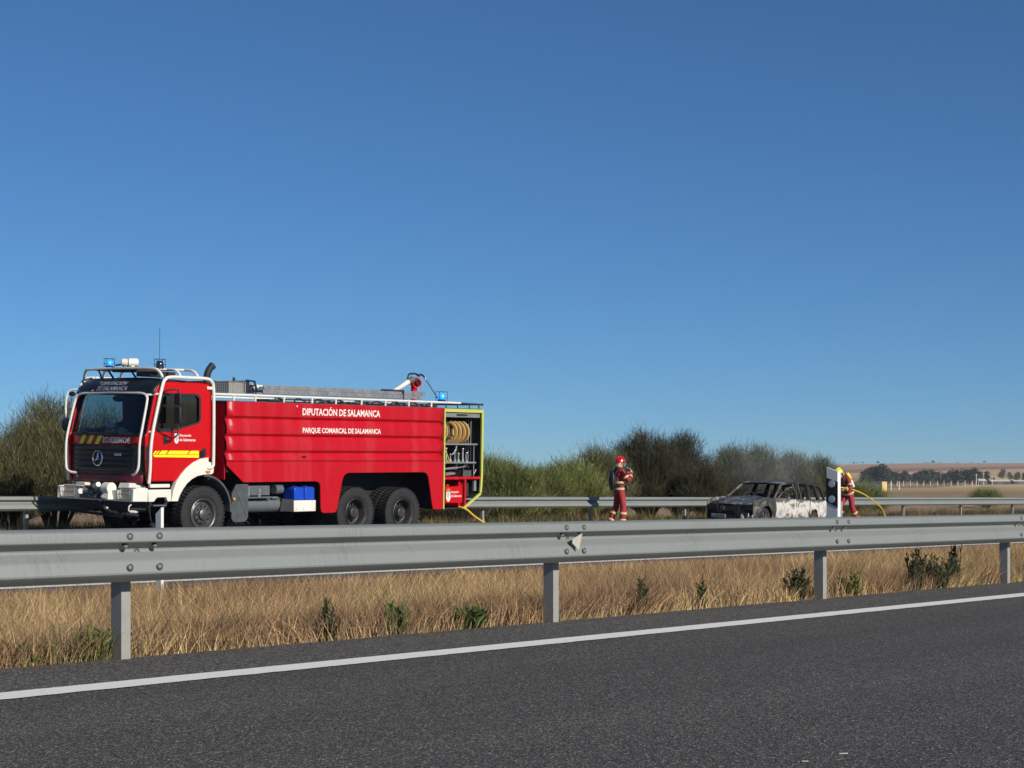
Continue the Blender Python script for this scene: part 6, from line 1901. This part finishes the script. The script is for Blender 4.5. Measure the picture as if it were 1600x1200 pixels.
# small hut: yellow sunlit wall, grey wall in shade
q = atZ(1381.5, 768, 360); zq = zground(q.x, q.y)
hut = empty('hut', (q.x, q.y, zq), (0, 0, 0), 'small hut with yellow front and long pale grey side wall', 'hut')
hl_ = MB(); hl_.box((-1.05, 0, -0.3), (-0.95, 4.2, 1.72)); hl_.box((0.85, 0, -0.3), (0.95, 4.2, 1.72)); hl_.box((-0.95, 4.1, -0.3), (0.85, 4.2, 1.72)); hl_.build('side_wall', M['hutgrey'], hut, smooth=0)
hl_ = MB(); hl_.box((-1.05, -0.12, -0.3), (0.95, -0.002, 1.75)); hl_.build('front_wall', M['hutyel'], hut, smooth=0)
hl_ = MB(); hl_.box((-1.12, -0.16, 1.755), (1.02, 4.25, 1.86)); hl_.build('flat_roof', M['hutgrey'], hut, smooth=0)
for x0, x1, yb, yt, d_, lab in ((1531, 1541, 759, 748, 980, 'cream farm house with a raised pale roof'), (1549, 1578, 759, 749.5, 1000, 'long dark farm shed with a bright roof edge'), (1585, 1606, 759, 750, 1020, 'farm shed at the end of the row with a pale roof')):
    a, c = atZ(x0, yb, d_), atZ(x1, yb, d_)
    z = zground(a.x, a.y); wdt = (c - a).length; h = CAM_H + (HY - yt) / F_PX * d_ - z
    e = empty('farm_shed', ((a + c) / 2).to_tuple()[:2] + (z,), (0, 0, -(R(90) - TH)), lab, 'farm shed')
    m = MB(); m.box((-wdt / 2, 0, -0.5), (wdt / 2, 8, h * 0.62)); m.build('wall', M['shed'], e, smooth=0)
    m = MB(); m.hexa([(-wdt / 2 - .3, -0.4, h * 0.62), (wdt / 2 + .3, -0.4, h * 0.62), (wdt / 2 + .3, 8.4, h * 0.62), (-wdt / 2 - .3, 8.4, h * 0.62), (-wdt / 2 - .3, 3.6, h), (wdt / 2 + .3, 3.6, h), (wdt / 2 + .3, 4.4, h), (-wdt / 2 - .3, 4.4, h)]); m.build('roof', M['shedroof'], e, smooth=0)
    m = MB(); m.box((-1.4, -0.08, -0.3), (1.4, -0.005, h * 0.5)); m.build('door', M['grey'], e, smooth=0)

# ------------------------------------------------------------------ litter on the near road, smoke over the car
M['litter'] = mat('pale_litter', (0.48, 0.46, 0.42), 0.7, var=0.1)
for (x, y, ln, an, lab) in ((1318, 1179, 0.017, 0.15, 'pale scrap of litter lying on the dark asphalt'), (1258, 1191, 0.011, -0.2, 'tiny pale scrap beside the larger one on the asphalt')):
    d = ray(x, y); p = Vector((0, 0, CAM_H)) + d * (-CAM_H / d.z)
    m = MB(); m.plate([(-ln, -0.005), (-ln * 0.7, 0.004), (ln, 0.007), (ln * 0.9, -0.004)], [], lambda a, c, h: (a, c, h + 0.3 * abs(a) * 0.2), 0.0, 0.003)
    o = m.build('litter', M['litter'], None, (p.x, p.y, 0.002), (0, 0, an - 0.88), smooth=0); tag(o, lab, 'litter')


def smoke_mat():
    m, nt, b, N, L = node_mat('thin_grey_smoke')
    N.remove(b)
    tc = N.new('ShaderNodeTexCoord')
    n = N.new('ShaderNodeTexNoise'); n.inputs['Scale'].default_value = 0.8; n.inputs['Detail'].default_value = 4
    L.new(tc.outputs['Object'], n.inputs['Vector'])
    ln = N.new('ShaderNodeVectorMath'); ln.operation = 'LENGTH'
    mp = N.new('ShaderNodeMapping'); mp.inputs['Scale'].default_value = (1 / 2.9, 1 / 1.3, 1 / 1.15)
    L.new(tc.outputs['Object'], mp.inputs[0]); L.new(mp.outputs[0], ln.inputs[0])
    fr = N.new('ShaderNodeMapRange'); fr.inputs[1].default_value = 1.0; fr.inputs[2].default_value = 0.2; fr.inputs[3].default_value = 0.0; fr.inputs[4].default_value = 1.0
    L.new(ln.outputs['Value'], fr.inputs[0])
    cr = N.new('ShaderNodeMapRange'); cr.inputs[1].default_value = 0.40; cr.inputs[2].default_value = 0.75; cr.inputs[3].default_value = 0.02; cr.inputs[4].default_value = 0.20
    L.new(n.outputs[0], cr.inputs[0])
    mu = N.new('ShaderNodeMath'); mu.operation = 'MULTIPLY'; L.new(fr.outputs[0], mu.inputs[0]); L.new(cr.outputs[0], mu.inputs[1])
    v = N.new('ShaderNodeVolumePrincipled'); v.inputs['Color'].default_value = (0.75, 0.76, 0.78, 1)
    L.new(mu.outputs[0], v.inputs['Density'])
    L.new(v.outputs[0], N['Material Output'].inputs['Volume'])
    return m


m = MB(); m.ell((0, 0, 0), (2.9, 1.3, 1.15), 24, 14)
sm = m.build('smoke', smoke_mat(), None, (49.9, 30.2, 1.95)); tag(sm, 'thin grey smoke drifting over the burnt car', 'smoke', kind='stuff')


# ------------------------------------------------------------------ air over the fields
hm, nt_, b_, N_, L_ = node_mat('pale_air')
N_.remove(b_)
pv = N_.new('ShaderNodeVolumePrincipled')
pv.inputs['Color'].default_value = (0.80, 0.87, 0.95, 1)
pv.inputs['Density'].default_value = 0.00011
L_.new(pv.outputs[0], N_['Material Output'].inputs['Volume'])
m = MB(); m.box((-7000, -7500, -8), (8500, 8500, 95))
hz = m.build('haze', hm, smooth=0)
tag(hz, 'thin pale air between the road and the far ridge', 'haze', kind='stuff')
